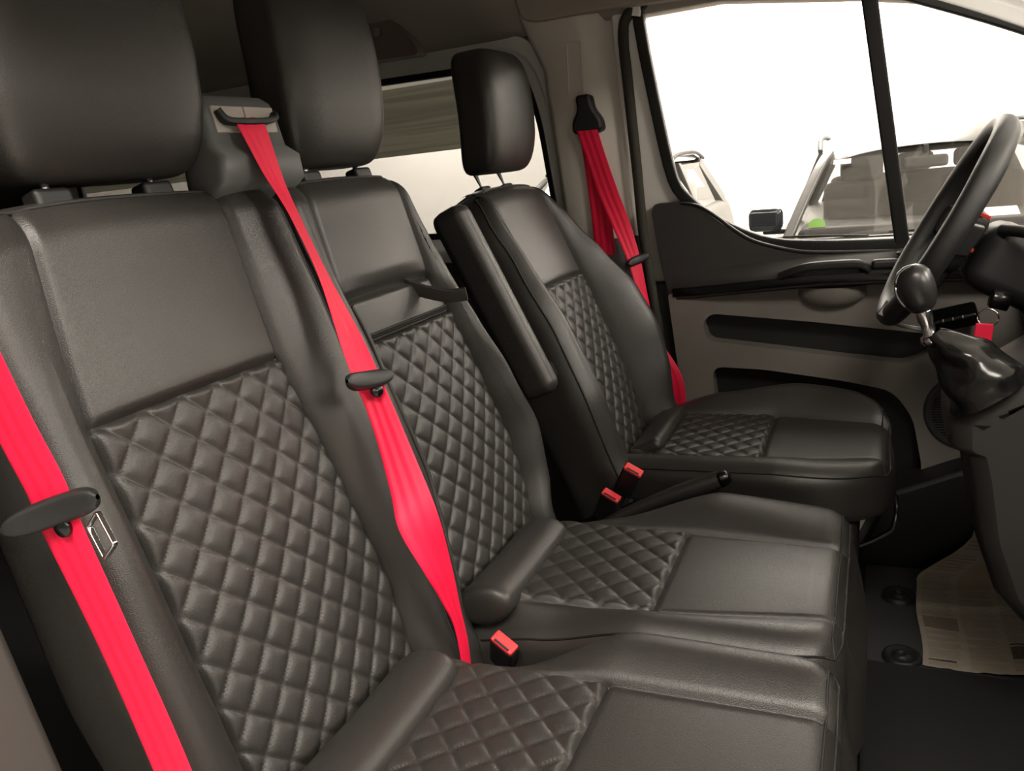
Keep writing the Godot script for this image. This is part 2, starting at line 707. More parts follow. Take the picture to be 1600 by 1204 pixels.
func tongue(par: Node3D, c: Vector3, wide: Vector3, along: Vector3, w: float) -> Node3D:
	# moulded loop that the webbing runs through
	var xf := frame(c, wide, along)
	var acc := Acc.new()
	var P := PackedVector3Array()
	var k := 25
	for i in k:
		var f := 2.0 * i / (k - 1) - 1.0
		var e := pow(maxf(0.0, 1.0 - pow(absf(f), 3.5)), 0.6)
		for j in 16:
			var a := TAU * j / 16.0
			var cx := signf(cos(a)) * pow(absf(cos(a)), 0.7)
			var cy := signf(sin(a)) * pow(absf(sin(a)), 0.7)
			P.append(xf * V(f * w * 0.62, cx * (0.002 + 0.0095 * e) - 0.004 * f, cy * (0.002 + 0.0058 * e) + 0.004 - 0.010 * f * f))
	acc.grid(P, k, 16, false, true)
	var t := put(acc, "tongue", M.plastic, par)
	return t

func build_seats() -> void:
	# seat by the open door
	var o := thing("seat", "black leather passenger seat closest to the camera, quilted back, red belt over its outer bolster", "car seat", "leather front seats")
	var B := backrest_frame(V(0, 0.42, 0.605), 15)
	B.merge({"L": 0.655, "uq": 0.43, "cn": [0, 0.140, 0.25, 0.146, 0.43, 0.150, 0.66, 0.122], "cf": [0.0, 0.155, 0.11, 0.164, 0.25, 0.148, 0.43, 0.122, 0.66, 0.130],
		"wn": [0, 0.215, 0.2, 0.232, 0.45, 0.225, 0.66, 0.21], "wf": [0, 0.226, 0.66, 0.226], "rec": [0, -0.024, 0.3, -0.02, 0.55, -0.016, 0.66, -0.014],
		"pil": [0, 0.012, 0.2, 0.012, 0.42, 0.006, 0.44, 0.016, 0.6, 0.006], "bn": [0, 0.035, 0.15, 0.048, 0.3, 0.044, 0.45, 0.03, 0.6, 0.012, 0.66, 0.008],
		"bf": [0, 0.03, 0.15, 0.036, 0.3, 0.034, 0.45, 0.024, 0.6, 0.012, 0.66, 0.01], "phase": 0.1, "rcf": 0.012, "rsf": 0.026, "crown_far": 0.002}, true)
	var C := cushion_frame(V(0, 0.44, 0.605))
	C.merge({"uq": 0.257, "cn": [0, 0.13], "cf": [0, 0.128, 0.5, 0.136], "wn": [0, 0.235, 0.3, 0.245], "wf": [0, 0.165, 0.14, 0.19, 0.28, 0.232],
		"bn": [0, 0.028, 0.3, 0.03, 0.5, 0.02], "bf": [0, -0.05, 0.12, -0.022, 0.26, 0.026, 0.5, 0.024]}, true)
	seat(o, B, C, [0.43, 0.43])
	crease_roll(o, 0.034, 0.436, 0.492, 0.775, 0.031)
	headrest(o, V(-0.226, 1.185, 0.594), 0.03, 0.272, 0.265, 0.09, 0.066, B.O + B.U * 0.65 + B.N * -0.052, B.U, B.N)
	# seat between
	o = thing("seat", "black leather passenger seat in the middle with a pull strap on its back", "car seat", "leather front seats")
	B = backrest_frame(V(0, 0.42, 0.19), 15)
	B.merge({"L": 0.655, "uq": 0.405, "cn": [0, 0.125, 0.2, 0.10, 0.4, 0.118, 0.5, 0.138, 0.66, 0.125], "cf": [0, 0.165, 0.08, 0.185, 0.16, 0.186, 0.26, 0.166, 0.4, 0.137, 0.46, 0.108, 0.66, 0.112],
		"wn": [0, 0.186, 0.66, 0.184], "wf": [0, 0.225, 0.06, 0.25, 0.16, 0.262, 0.26, 0.235, 0.37, 0.197, 0.48, 0.165, 0.58, 0.150, 0.66, 0.145], "rec": [0, -0.024, 0.3, -0.02, 0.55, -0.016, 0.66, -0.014],
		"pil": [0, 0.012, 0.2, 0.012, 0.4, 0.008, 0.475, 0.004, 0.5, 0.014, 0.6, 0.006], "bn": [0, 0.03, 0.15, 0.036, 0.3, 0.034, 0.45, 0.024, 0.6, 0.010, 0.66, 0.006],
		"bf": [0, 0.034, 0.15, 0.044, 0.3, 0.04, 0.45, 0.026, 0.6, 0.010, 0.66, 0.006], "phase": 0.1, "rcn": 0.012, "rsn": 0.026, "uq2": 0.472, "crown_near": 0.002}, true)
	C = cushion_frame(V(0, 0.432, 0.18))
	C.merge({"uq": 0.264, "cn": [0, 0.127, 0.26, 0.122, 0.5, 0.085], "cf": [0, 0.128, 0.5, 0.12], "wn": [0, 0.168, 0.14, 0.178, 0.28, 0.192, 0.5, 0.190], "wf": [0, 0.16, 0.13, 0.185, 0.3, 0.25, 0.5, 0.25],
		"bn": [0, -0.045, 0.12, -0.02, 0.26, 0.02, 0.5, 0.02], "bf": [0, -0.03, 0.13, 0.0, 0.3, 0.034, 0.5, 0.018], "rc": 0.07, "rcw": 0.04}, true)
	seat(o, B, C, [0.405, 0.472])
	crease_roll(o, 0.028, 0.428, 0.088, 0.348, 0.031)
	headrest(o, V(-0.224, 1.185, 0.186), 0.03, 0.244, 0.265, 0.084, 0.066, B.O + B.U * 0.65 + B.N * -0.052, B.U, B.N)
	for du in [0.0015, 0.0095]:
		var fs := Acc.new()
		var fp := PackedVector3Array()
		for i in 20:
			var s := lerpf(-lut(B.cf, 0.405) + 0.006, lut(B.cn, 0.405) - 0.004, i / 19.0)
			fp.append(pad_at(B, s, 0.405 + du, pad_n(B, s, 0.405 + du) + 0.0022))
		fs.tube(fp, 0.0018, 6)
		put(fs, "stitched_seam", M.thread, o)
	var eb := Acc.new()
	var ep := PackedVector3Array()
	for i in 30:
		var u := lerpf(0.462, -0.02, i / 29.0)
		var s := lut(B.cn, u) - 0.004
		ep.append(pad_at(B, s, u, pad_n(B, s - 0.008, u) + 0.003))
	eb.tube(ep, 0.0042, 8)
	put(eb, "edge_binding", M.leather_plain, o)
	var st := Acc.new()
	var sp := smooth3(path3([-0.165, 0.872, 0.155, -0.150, 0.868, 0.152, -0.118, 0.852, 0.14, -0.085, 0.842, 0.128, -0.055, 0.842, 0.118]), 4)
	st.sweep(sp, round2(poly([-0.003, -0.011, 0.003, -0.011, 0.003, 0.011, -0.003, 0.011]), 0.002, 2), Vector3(0.1, 1, 0.25))
	put(st, "pull_strap", M.leather_plain, o, "short leather pull strap sticking out")
	# driver
	o = thing("seat", "black leather driver seat with quilted back, by the far door", "car seat", "leather front seats")
	B = backrest_frame(V(0.045, 0.42, -0.43), 22)
	B.merge({"L": 0.635, "uq": 0.385, "cn": [0, 0.135, 0.66, 0.142], "cf": [0, 0.135, 0.66, 0.142], "wn": [0, 0.225, 0.15, 0.24, 0.35, 0.225, 0.5, 0.20, 0.64, 0.19], "wf": [0, 0.235, 0.15, 0.262, 0.3, 0.255, 0.42, 0.232, 0.52, 0.215, 0.64, 0.208],
		"rec": [0, -0.01, 0.3, -0.004, 0.64, -0.01], "pil": [0, 0.012, 0.37, 0.006, 0.4, 0.014, 0.6, 0.008], "bn": [0, 0.05, 0.15, 0.062, 0.3, 0.055, 0.45, 0.035, 0.6, 0.010],
		"bf": [0, 0.065, 0.1, 0.088, 0.2, 0.098, 0.3, 0.088, 0.4, 0.060, 0.5, 0.034, 0.6, 0.01], "phase": 0.0, "rs": 0.06, "rd": 0.06, "rc": 0.12, "rcw": 0.09, "R": 0.055}, true)
	C = cushion_frame(V(0.07, 0.428, -0.43))
	C.merge({"uq": 0.263, "L": 0.5, "cn": [0, 0.138, 0.26, 0.14, 0.5, 0.10], "cf": [0, 0.14, 0.26, 0.146, 0.5, 0.115], "wn": [0, 0.21, 0.3, 0.245], "wf": [0, 0.23, 0.3, 0.25],
		"bn": [0, 0.01, 0.3, 0.028, 0.5, 0.012], "bf": [0, 0.0, 0.13, 0.036, 0.30, 0.058, 0.42, 0.050, 0.5, 0.028], "rc": 0.19, "rcw": 0.13, "t": [0, 0.09], "bulge": 0.006, "R": 0.04}, true)
	seat(o, B, C, [0.385, 0.385])
	headrest(o, V(-0.220, 1.145, -0.436), 0.03, 0.250, 0.25, 0.088, 0.06, B.O + B.U * 0.625 + B.N * -0.055, B.U, B.N)
	var bs := Acc.new()
	bs.rbox(V(0.44, 0.20, 0.43), 0.03, Transform3D(Basis(), V(0.29, 0.25, -0.43)))
	bs.rbox(V(0.40, 0.16, 0.40), 0.02, Transform3D(Basis(), V(0.27, 0.082, -0.43)))
	put(bs, "seat_base", M.plastic, o)
	var crl := Acc.new()
	crl.rbox(V(0.075, 0.03, 0.25), 0.014, Transform3D(Basis(Vector3(0, 0, 1), 0.45), V(0.098, 0.43, -0.43)))
	put(crl, "crease_roll", M.leather_plain, o)
	# folded-up armrest on the driver seat
	var ar := Acc.new()
	var au: Vector3 = B.U.rotated(Vector3(0, 0, 1), deg_to_rad(2.0))
	var arm := Transform3D(Basis(B.N, au, Vector3(0, 0, 1)), V(-0.105, 0.79, -0.088))
	ar.rbox(V(0.075, 0.385, 0.05), 0.022, arm)
	var arn := put(ar, "armrest", M.leather_plain, o, "padded armrest folded upright")
	var ap := Acc.new()
	ap.rbox(V(0.035, 0.04, 0.10), 0.01, arm.translated_local(V(-0.022, -0.165, -0.07)))
	put(ap, "pivot", M.rubber, arn)
	var bt := thing("bench_base", "dark box base under the two passenger cushions", "seat base")
	var bb := Acc.new()
	bb.rbox(V(0.42, 0.255, 0.84), 0.03, Transform3D(Basis(), V(0.25, 0.1285, 0.39)))
	put(bb, "box", M.plastic, bt)

func build_belts() -> void:
	# webbing beside the open door
	var o := thing("seat_belt", "bright red seat belt hanging beside the outer bolster of the closest seat", "seat belt", "red seat belts")
	var L := smooth3(path3([-0.135, 1.20, 0.875, -0.108, 0.98, 0.868, -0.090, 0.87, 0.862, -0.074, 0.815, 0.86, -0.068, 0.783, 0.86, -0.038, 0.69, 0.86, -0.009, 0.571, 0.86, 0.023, 0.40, 0.86]), 6)
	var R := smooth3(path3([-0.095, 1.205, 0.875, -0.064, 0.995, 0.868, -0.044, 0.89, 0.862, -0.026, 0.833, 0.86, -0.020, 0.800, 0.86, 0.006, 0.703, 0.86, 0.036, 0.585, 0.86, 0.068, 0.41, 0.86]), 6)
	var w := Acc.new()
	w.ribbon(L, R, 0.0016)
	put(w, "webbing", M.red_web, o)
	var wide := V(0.95, 0.20, -0.2).normalized()
	var along := V(0.28, -0.96, 0.0).normalized()
	var t := tongue(o, V(-0.037, 0.806, 0.866), wide, along, 0.078)
	var pl := Acc.new()
	var pf := frame(V(0.004, 0.787, 0.862), V(0.62, -0.75, 0.2), V(0.8, 0.5, 0.1))
	var ring := PackedVector3Array()
	for q in round2(poly([-0.016, -0.011, 0.013, -0.011, 0.013, 0.011, -0.016, 0.011]), 0.002, 2):
		ring.append(pf * V(q.x, q.y, 0))
	pl.sweep(ring, round2(poly([-0.0012, -0.0022, 0.0012, -0.0022, 0.0012, 0.0022, -0.0012, 0.0022]), 0.0005, 1), pf.basis.z, PackedFloat32Array(), true)
	put(pl, "latch_plate", M.chrome, t, "shiny steel latch plate")
	stop_button(o, V(-0.036, 0.792, 0.8635), V(0, 0, 1))
	# webbing from the tower between the headrests
	o = thing("seat_belt", "bright red seat belt running down from the tower between two headrests", "seat belt", "red seat belts")
	L = smooth3(path3([-0.186, 1.116, 0.430, -0.174, 1.108, 0.434, -0.148, 1.049, 0.433, -0.120, 0.998, 0.433, -0.090, 0.920, 0.434, -0.057, 0.821, 0.451, -0.030, 0.741, 0.456, 0.005, 0.667, 0.487, 0.025, 0.628, 0.510, 0.046, 0.576, 0.505, 0.049, 0.517, 0.477, 0.047, 0.460, 0.451, 0.043, 0.385, 0.439]), 6)
	R = smooth3(path3([-0.186, 1.117, 0.382, -0.172, 1.109, 0.386, -0.152, 1.039, 0.392, -0.130, 0.984, 0.396, -0.106, 0.915, 0.392, -0.061, 0.844, 0.408, -0.019, 0.784, 0.433, 0.030, 0.705, 0.463, 0.062, 0.641, 0.480, 0.060, 0.563, 0.461, 0.052, 0.487, 0.439, 0.044, 0.425, 0.418, 0.034, 0.360, 0.402]), 6)
	w = Acc.new()
	w.ribbon(L, R, 0.0016)
	put(w, "webbing", M.red_web, o)
	tongue(o, V(-0.022, 0.798, 0.462), V(0.12, -0.26, -0.96), V(0.35, -0.9, 0.1), 0.068)
	stop_button(o, V(-0.020, 0.780, 0.448), V(0.8, 0.3, 0.4))
	# driver belt on the far pillar
	o = thing("seat_belt", "bright red seat belt on the far pillar behind the driver seat", "seat belt", "red seat belts")
	L = smooth3(path3([-0.146, 1.10, -0.736, -0.126, 1.029, -0.738, -0.104, 0.949, -0.738, -0.073, 0.868, -0.735, -0.043, 0.795, -0.73, -0.024, 0.738, -0.725, -0.012, 0.68, -0.72, 0.005, 0.58, -0.715, 0.040, 0.46, -0.735, 0.042, 0.34, -0.75]), 6)
	R = smooth3(path3([-0.092, 1.098, -0.736, -0.075, 1.03, -0.738, -0.052, 0.947, -0.742, -0.030, 0.873, -0.748, -0.012, 0.798, -0.750, -0.003, 0.746, -0.750, 0.006, 0.68, -0.750, 0.025, 0.58, -0.75, 0.085, 0.47, -0.745, 0.090, 0.35, -0.752]), 6)
	w = Acc.new()
	w.ribbon(L, R, 0.0016)
	put(w, "webbing", M.red_web, o)
	w = Acc.new()
	w.ribbon(path3([-0.142, 1.10, -0.744, -0.134, 1.0, -0.748, -0.129, 0.90, -0.752, -0.126, 0.79, -0.754]), path3([-0.094, 1.10, -0.744, -0.084, 1.0, -0.748, -0.077, 0.90, -0.752, -0.072, 0.79, -0.754]), 0.0016)
	put(w, "return_webbing", M.red_web, o)
	tongue(o, V(-0.012, 0.775, -0.74), V(0.7, 0.1, -0.7), V(0.3, -0.95, 0.0), 0.05)
	var dr := Acc.new()
	dr.slab(round2(poly([-0.143, 1.183, -0.103, 1.183, -0.100, 1.150, -0.082, 1.122, -0.080, 1.098, -0.094, 1.090, -0.146, 1.090, -0.160, 1.098, -0.158, 1.122, -0.141, 1.148]), 0.012, 4), -0.735 - 0.14 * 1.13, 0.14, 0.03, 0.008)
	put(dr, "belt_guide", M.plastic, o, "black belt height adjuster")
	# red buckles
	o = thing("seat_belt_buckle", "black belt buckle with red button between the two passenger cushions", "buckle", "belt buckles")
	buckle(o, V(0.074, 0.398, 0.372), V(0.36, 0.80, 0.45), V(0.86, -0.42, 0.20), V(0.04, 0.28, 0.372))
	o = thing("seat_belt_buckle", "black belt buckle with red button touching the driver cushion", "buckle", "belt buckles")
	buckle(o, V(0.112, 0.442, -0.170), V(0.35, 0.80, 0.35), V(0.83, -0.45, 0.0), V(0.06, 0.34, -0.17))
	o = thing("seat_belt_buckle", "black belt buckle with red button lower down near the middle seat", "buckle", "belt buckles")
	buckle(o, V(0.068, 0.392, -0.155), V(0.30, 0.86, 0.35), V(0.85, -0.42, 0.1), V(0.03, 0.30, -0.10))

func stop_button(o: Node3D, at: Vector3, nor: Vector3) -> void:
	var b := Acc.new()
	var y := nor.normalized()
	var x := y.cross(V(0.1, 0.9, 0.3)).normalized()
	b.lathe(poly([0.0, -0.003, 0.0075, -0.003, 0.0085, 0.0, 0.0075, 0.003, 0.0, 0.0045]), 16, Transform3D(Basis(x, y, x.cross(y)), at))
	put(b, "stop_button", M.plastic_gloss, o)

func build_tower() -> void:
	var o := thing("belt_tower", "dark grey plastic belt outlet tower standing between two headrests", "belt tower")
	var B := Acc.new()
	var rows := [[1.005, -0.02, 0.070], [1.030, 0.012, 0.077], [1.042, 0.030, 0.078], [1.072, 0.034, 0.074], [1.085, 0.034, 0.070], [1.12, 0.032, 0.068], [1.138, 0.030, 0.063], [1.145, 0.024, 0.055]]
	var pts := PackedVector3Array()
	var cols := 0
	for r in rows:
		var sec := round2(poly([-0.055, -r[2], r[1] - 0.035 + (0.016 if r[0] < 1.08 else 0.0), -r[2], r[1] - 0.035 + (0.016 if r[0] < 1.08 else 0.0), r[2], -0.055, r[2]]), 0.012, 4)
		cols = sec.size()
		for q in sec:
			pts.append(V(-0.178 + q.x - (r[0] - 1.05) * 0.12, r[0], 0.402 + q.y))
	B.grid(pts, rows.size(), cols, false, true)
	var top := pts.slice((rows.size() - 1) * cols)
	var flat := PackedVector2Array()
	for p in top:
		flat.append(Vector2(p.x, p.z))
	B.tris(top, Geometry2D.triangulate_polygon(flat), Vector3.UP)
	put(B, "housing", M.grey_tower, o)
	var n := V(0.99, 0.12, 0).normalized()
	var up := V(-0.12, 0.99, 0)
	var c := V(-0.1885, 1.116, 0.402)
	for k in 2:
		var f := Acc.new()
		f.rbox(V(0.005, 0.032, 0.0545), 0.0015, Transform3D(Basis(n, up, n.cross(up)), c + V(0, 0, 0.0278 - 0.0556 * k)))
		put(f, "face_plate", M.face_plate, o, "light grey face plate")
	var lip := Acc.new()
	lip.sweep(smooth3(PackedVector3Array([c + V(0.003, 0.010, 0.050), c + V(0.008, -0.002, 0.042), c + V(0.013, -0.004, 0.015), c + V(0.013, -0.003, -0.02), c + V(0.008, 0.001, -0.044), c + V(0.003, 0.007, -0.052)]), 4), round2(poly([-0.004, -0.006, 0.004, -0.006, 0.004, 0.006, -0.004, 0.006]), 0.002, 2), n)
	put(lip, "slot_lip", M.rubber, o)

# ---------------------------------------------------------------- van body
func build_van() -> void:
	var a := Acc.new()
	a.rbox(V(4.6, 0.05, 1.70), 0.01, Transform3D(Basis(), V(-1.05, -0.025, 0.0)))
	setting_mesh(a, "floor", M.carpet, "dark grey cabin floor")
	# headliner swept along the van
	a = Acc.new()
	var sec := [[-0.775, 1.345], [-0.755, 1.375], [-0.735, 1.41], [-0.70, 1.445], [-0.64, 1.475], [-0.54, 1.492], [-0.3, 1.502], [0.0, 1.506], [0.3, 1.502], [0.54, 1.492], [0.64, 1.475], [0.70, 1.445], [0.735, 1.41], [0.775, 1.345], [0.84, 1.345], [0.80, 1.46], [0.68, 1.55], [0.0, 1.59], [-0.68, 1.55], [-0.80, 1.46], [-0.84, 1.345]]
	var pts := PackedVector3Array()
	var xs := [-3.25, -1.4, -0.3, 0.2, 0.5, 0.62]
	for x in xs:
		for q in sec:
			pts.append(V(x, q[1] - (0.0 if x < 0.3 else (x - 0.3) * 0.22), q[0]))
	a.grid(pts, xs.size(), sec.size(), false, true)
	var cl := setting_mesh(a, "ceiling", M.headliner, "grey fabric headliner")
	# raised front headliner panel with its rounded corner
	a = Acc.new()
	a.slab(round2(poly([-0.285, 1.455, -0.262, 1.372, -0.225, 1.362, -0.05, 1.362, 0.45, 1.345, 0.45, 1.41, 0.2, 1.455]), 0.03, 5), -0.722 + 0.0, 0.0, 0.035, 0.006)
	put(a, "header_panel", M.headliner, cl)
	# domed trim with a coat hook
	a = Acc.new()
	a.slab(round2(poly([-0.95, 1.345, -0.95, 1.40, -0.80, 1.462, -0.70, 1.470, -0.62, 1.432, -0.565, 1.372, -0.548, 1.335]), 0.05, 5), -0.715, 0.0, 0.05, 0.008)
	var dm := put(a, "side_dome", M.headliner_dark, cl, "dark rounded trim dome")
	a = Acc.new()
	a.lathe(poly([0.0, 0.016, 0.010, 0.015, 0.014, 0.009, 0.010, 0.003, 0.011, 0.0, 0.0, 0.0]), 18, Transform3D(Basis(Vector3(1, 0, 0), PI * 0.5), V(-0.665, 1.405, -0.715)))
	put(a, "coat_hook", M.headliner_dark, dm)
	# rear end and near side
	a = Acc.new()
	a.rbox(V(0.06, 1.62, 1.72), 0.01, Transform3D(Basis(), V(-3.27, 0.76, 0.0)))
	setting_mesh(a, "wall_rear", M.headliner_dark, "dark rear end of the van interior")
	a = Acc.new()
	a.slab(round2(poly([-3.25, -0.02, -0.02, -0.02, -0.075, 0.55, -0.115, 0.75, -0.16, 1.0, -0.21, 1.36, -3.25, 1.36]), 0.02, 3), 0.885, 0.0, 0.05, 0.01, -1.0)
	setting_mesh(a, "wall_right", M.near_trim, "grey trim of the near side behind the open door")
	# far side below and above the rear window
	a = Acc.new()
	a.slab(poly([-3.25, -0.02, -0.03, -0.02, -0.03, 0.80, -0.20, 0.83, -3.25, 0.83]), -0.79, 0.0, 0.06, 0.005)
	a.slab(poly([-3.25, 0.80, -2.05, 0.80, -2.05, 1.36, -3.25, 1.36]), -0.79, 0.0, 0.06, 0.005)
	a.slab(poly([-3.25, 1.31, -0.15, 1.31, -0.15, 1.365, -3.25, 1.365]), -0.79, 0.0, 0.06, 0.005)
	setting_mesh(a, "wall_left", M.grey_plastic, "dark grey inner side of the van behind the driver")
	# rear side window
	var wn := setting("window_1", "rear side window with black gasket")
	var op := round2(poly([-2.0, 0.86, -0.232, 0.86, -0.262, 1.155, -0.305, 1.29, -2.0, 1.315]), 0.075, 7)
	var ring := PackedVector3Array()
	var ring2 := PackedVector3Array()
	for q in op:
		ring.append(V(q.x, q.y, -0.785))
		ring2.append(V(q.x, q.y, -0.80))
	a = Acc.new()
	a.sweep(ring, round2(poly([0.0, -0.006, 0.030, 0.0, 0.036, 0.006, 0.072, 0.012, 0.078, -0.02, 0.0, -0.02]), 0.004, 2), Vector3(0, 0, 1), PackedFloat32Array(), true)
	put(a, "window_frame", M.frame_grey, wn)
	a = Acc.new()
	a.sweep(ring2, round2(poly([-0.012, -0.01, 0.006, -0.01, 0.006, 0.012, -0.012, 0.008]), 0.004, 2), Vector3(0, 0, 1), PackedFloat32Array(), true)
	put(a, "gasket", M.rubber, wn)
	a = Acc.new()
	a.slab(op, -0.812, 0.0, 0.004, 0.0005)
	put(a, "pane", M.glass_tint, wn)
	# B pillar: profile in (x, z) carried up with the lean of the body
	a = Acc.new()
	pts = PackedVector3Array()
	var prof := [[-0.212, -0.06], [-0.206, -0.006], [-0.192, 0.004], [-0.155, 0.009], [-0.118, 0.007], [-0.092, -0.001], [-0.070, -0.014], [-0.046, -0.034], [-0.030, -0.056], [-0.022, -0.10]]
	var ys := [0.825, 0.84, 0.95, 1.1, 1.25, 1.34, 1.40]
	for y in ys:
		for q in prof:
			var tw: float = maxf(0.0, y - 1.25) * 0.35
			pts.append(V(q[0] - (0.05 * (y - 0.83) if q[0] < -0.17 else 0.02 * (y - 0.83)) - (tw if q[0] < -0.17 else 0.0), y, -0.775 + q[1] + (y - 0.83) * 0.05))
	a.grid(pts, ys.size(), prof.size(), false, false, Vector3(0.3, 0, 1))
	var pl := setting_mesh(a, "trim_1", M.pillar, "light grey upper pillar trim with belt slot")
	a = Acc.new()
	var sl := round2(poly([-0.163, 1.19, -0.125, 1.19, -0.121, 1.305, -0.157, 1.305]), 0.004, 2)
	var slot := PackedVector3Array()
	for q in sl:
		slot.append(V(q.x, q.y, -0.7655 + (q.y - 0.83) * 0.05))
	a.sweep(slot, round2(poly([-0.002, -0.002, 0.002, -0.002, 0.002, 0.0015, -0.002, 0.0015]), 0.001, 2), Vector3(0, 0, 1), PackedFloat32Array(), true)
	put(a, "slot_rim", M.pillar, pl)
	a = Acc.new()
	a.slab(sl, -0.7655 - 0.83 * 0.05, 0.05, 0.004, 0.001)
	put(a, "slot_cover", M.pillar, pl)
	a = Acc.new()
	pts = PackedVector3Array()
	for y in [0.0, 0.2, 0.45, 0.65, 0.78, 0.828]:
		for q in prof:
			pts.append(V(q[0] * (1.0 if q[0] < -0.1 else 1.0) + (0.05 * (0.83 - y)), y, -0.770 + q[1]))
	a.grid(pts, 6, prof.size(), false, false, Vector3(0.3, 0, 1))
	setting_mesh(a, "trim_2", M.door_dark, "dark grey lower pillar trim")
	# door seal round the opening
	a = Acc.new()
	a.tube(smooth3(path3([0.045, 0.02, -0.812, 0.035, 0.3, -0.810, 0.018, 0.55, -0.805, -0.006, 0.80, -0.795, -0.012, 1.0, -0.782, -0.018, 1.2, -0.768, -0.020, 1.30, -0.760, -0.006, 1.345, -0.760, 0.05, 1.372, -0.77, 0.3, 1.372, -0.77, 0.6, 1.31, -0.78]), 6), 0.013, 8)
	setting_mesh(a, "trim_3", M.seal, "dark door seal")
	# door sill and kick panel
	a = Acc.new()
	a.slab(round2(poly([0.05, -0.01, 1.15, -0.01, 1.15, 0.36, 0.92, 0.33, 0.716, 0.262, 0.57, 0.196, 0.50, 0.03, 0.05, 0.03]), 0.02, 3), -0.715, 0.0, 0.10, 0.012)
	setting_mesh(a, "trim_4", M.plastic, "black plastic sill trim below the driver door")
	# windscreen, scuttle and front bulkhead
	a = Acc.new()
	a.slab(poly([-0.8, 0.0, 0.8, 0.0, 0.72, 1.12, -0.72, 1.12]), 0.0, 0.0, 0.006, 0.001)
	var ws := setting_mesh(a, "window_2", M.glass, "windscreen glass")
	ws.transform = Transform3D(Basis(V(0, 0, -1), V(-0.865, 0.50, 0).normalized(), V(0, 0, -1).cross(V(-0.865, 0.50, 0).normalized())), V(1.58, 0.86, 0.0))
	a = Acc.new()
	for s in [-1.0, 1.0]:
		a.sweep(path3([0.60, 1.42, 0.74 * s, 0.85, 1.27, 0.765 * s, 1.2, 1.07, 0.80 * s, 1.6, 0.86, 0.83 * s]), round2(poly([-0.03, -0.03, 0.03, -0.03, 0.03, 0.03, -0.03, 0.03]), 0.012, 3))
	setting_mesh(a, "trim_5", M.grey_plastic, "windscreen pillars")
	a = Acc.new()
	a.rbox(V(0.06, 0.95, 1.70), 0.01, Transform3D(Basis(), V(1.30, 0.40, 0.0)))
	a.rbox(V(0.42, 0.06, 1.70), 0.02, Transform3D(Basis(), V(1.42, 0.85, 0.0)))
	setting_mesh(a, "wall_front", M.plastic, "front bulkhead below the windscreen")

func door_ring(p: PackedVector2Array, z: float, k := 0.0) -> PackedVector3Array:
	var r := PackedVector3Array()
	for q in p:
		r.append(V(q.x, q.y, z + k * q.y))
	return r

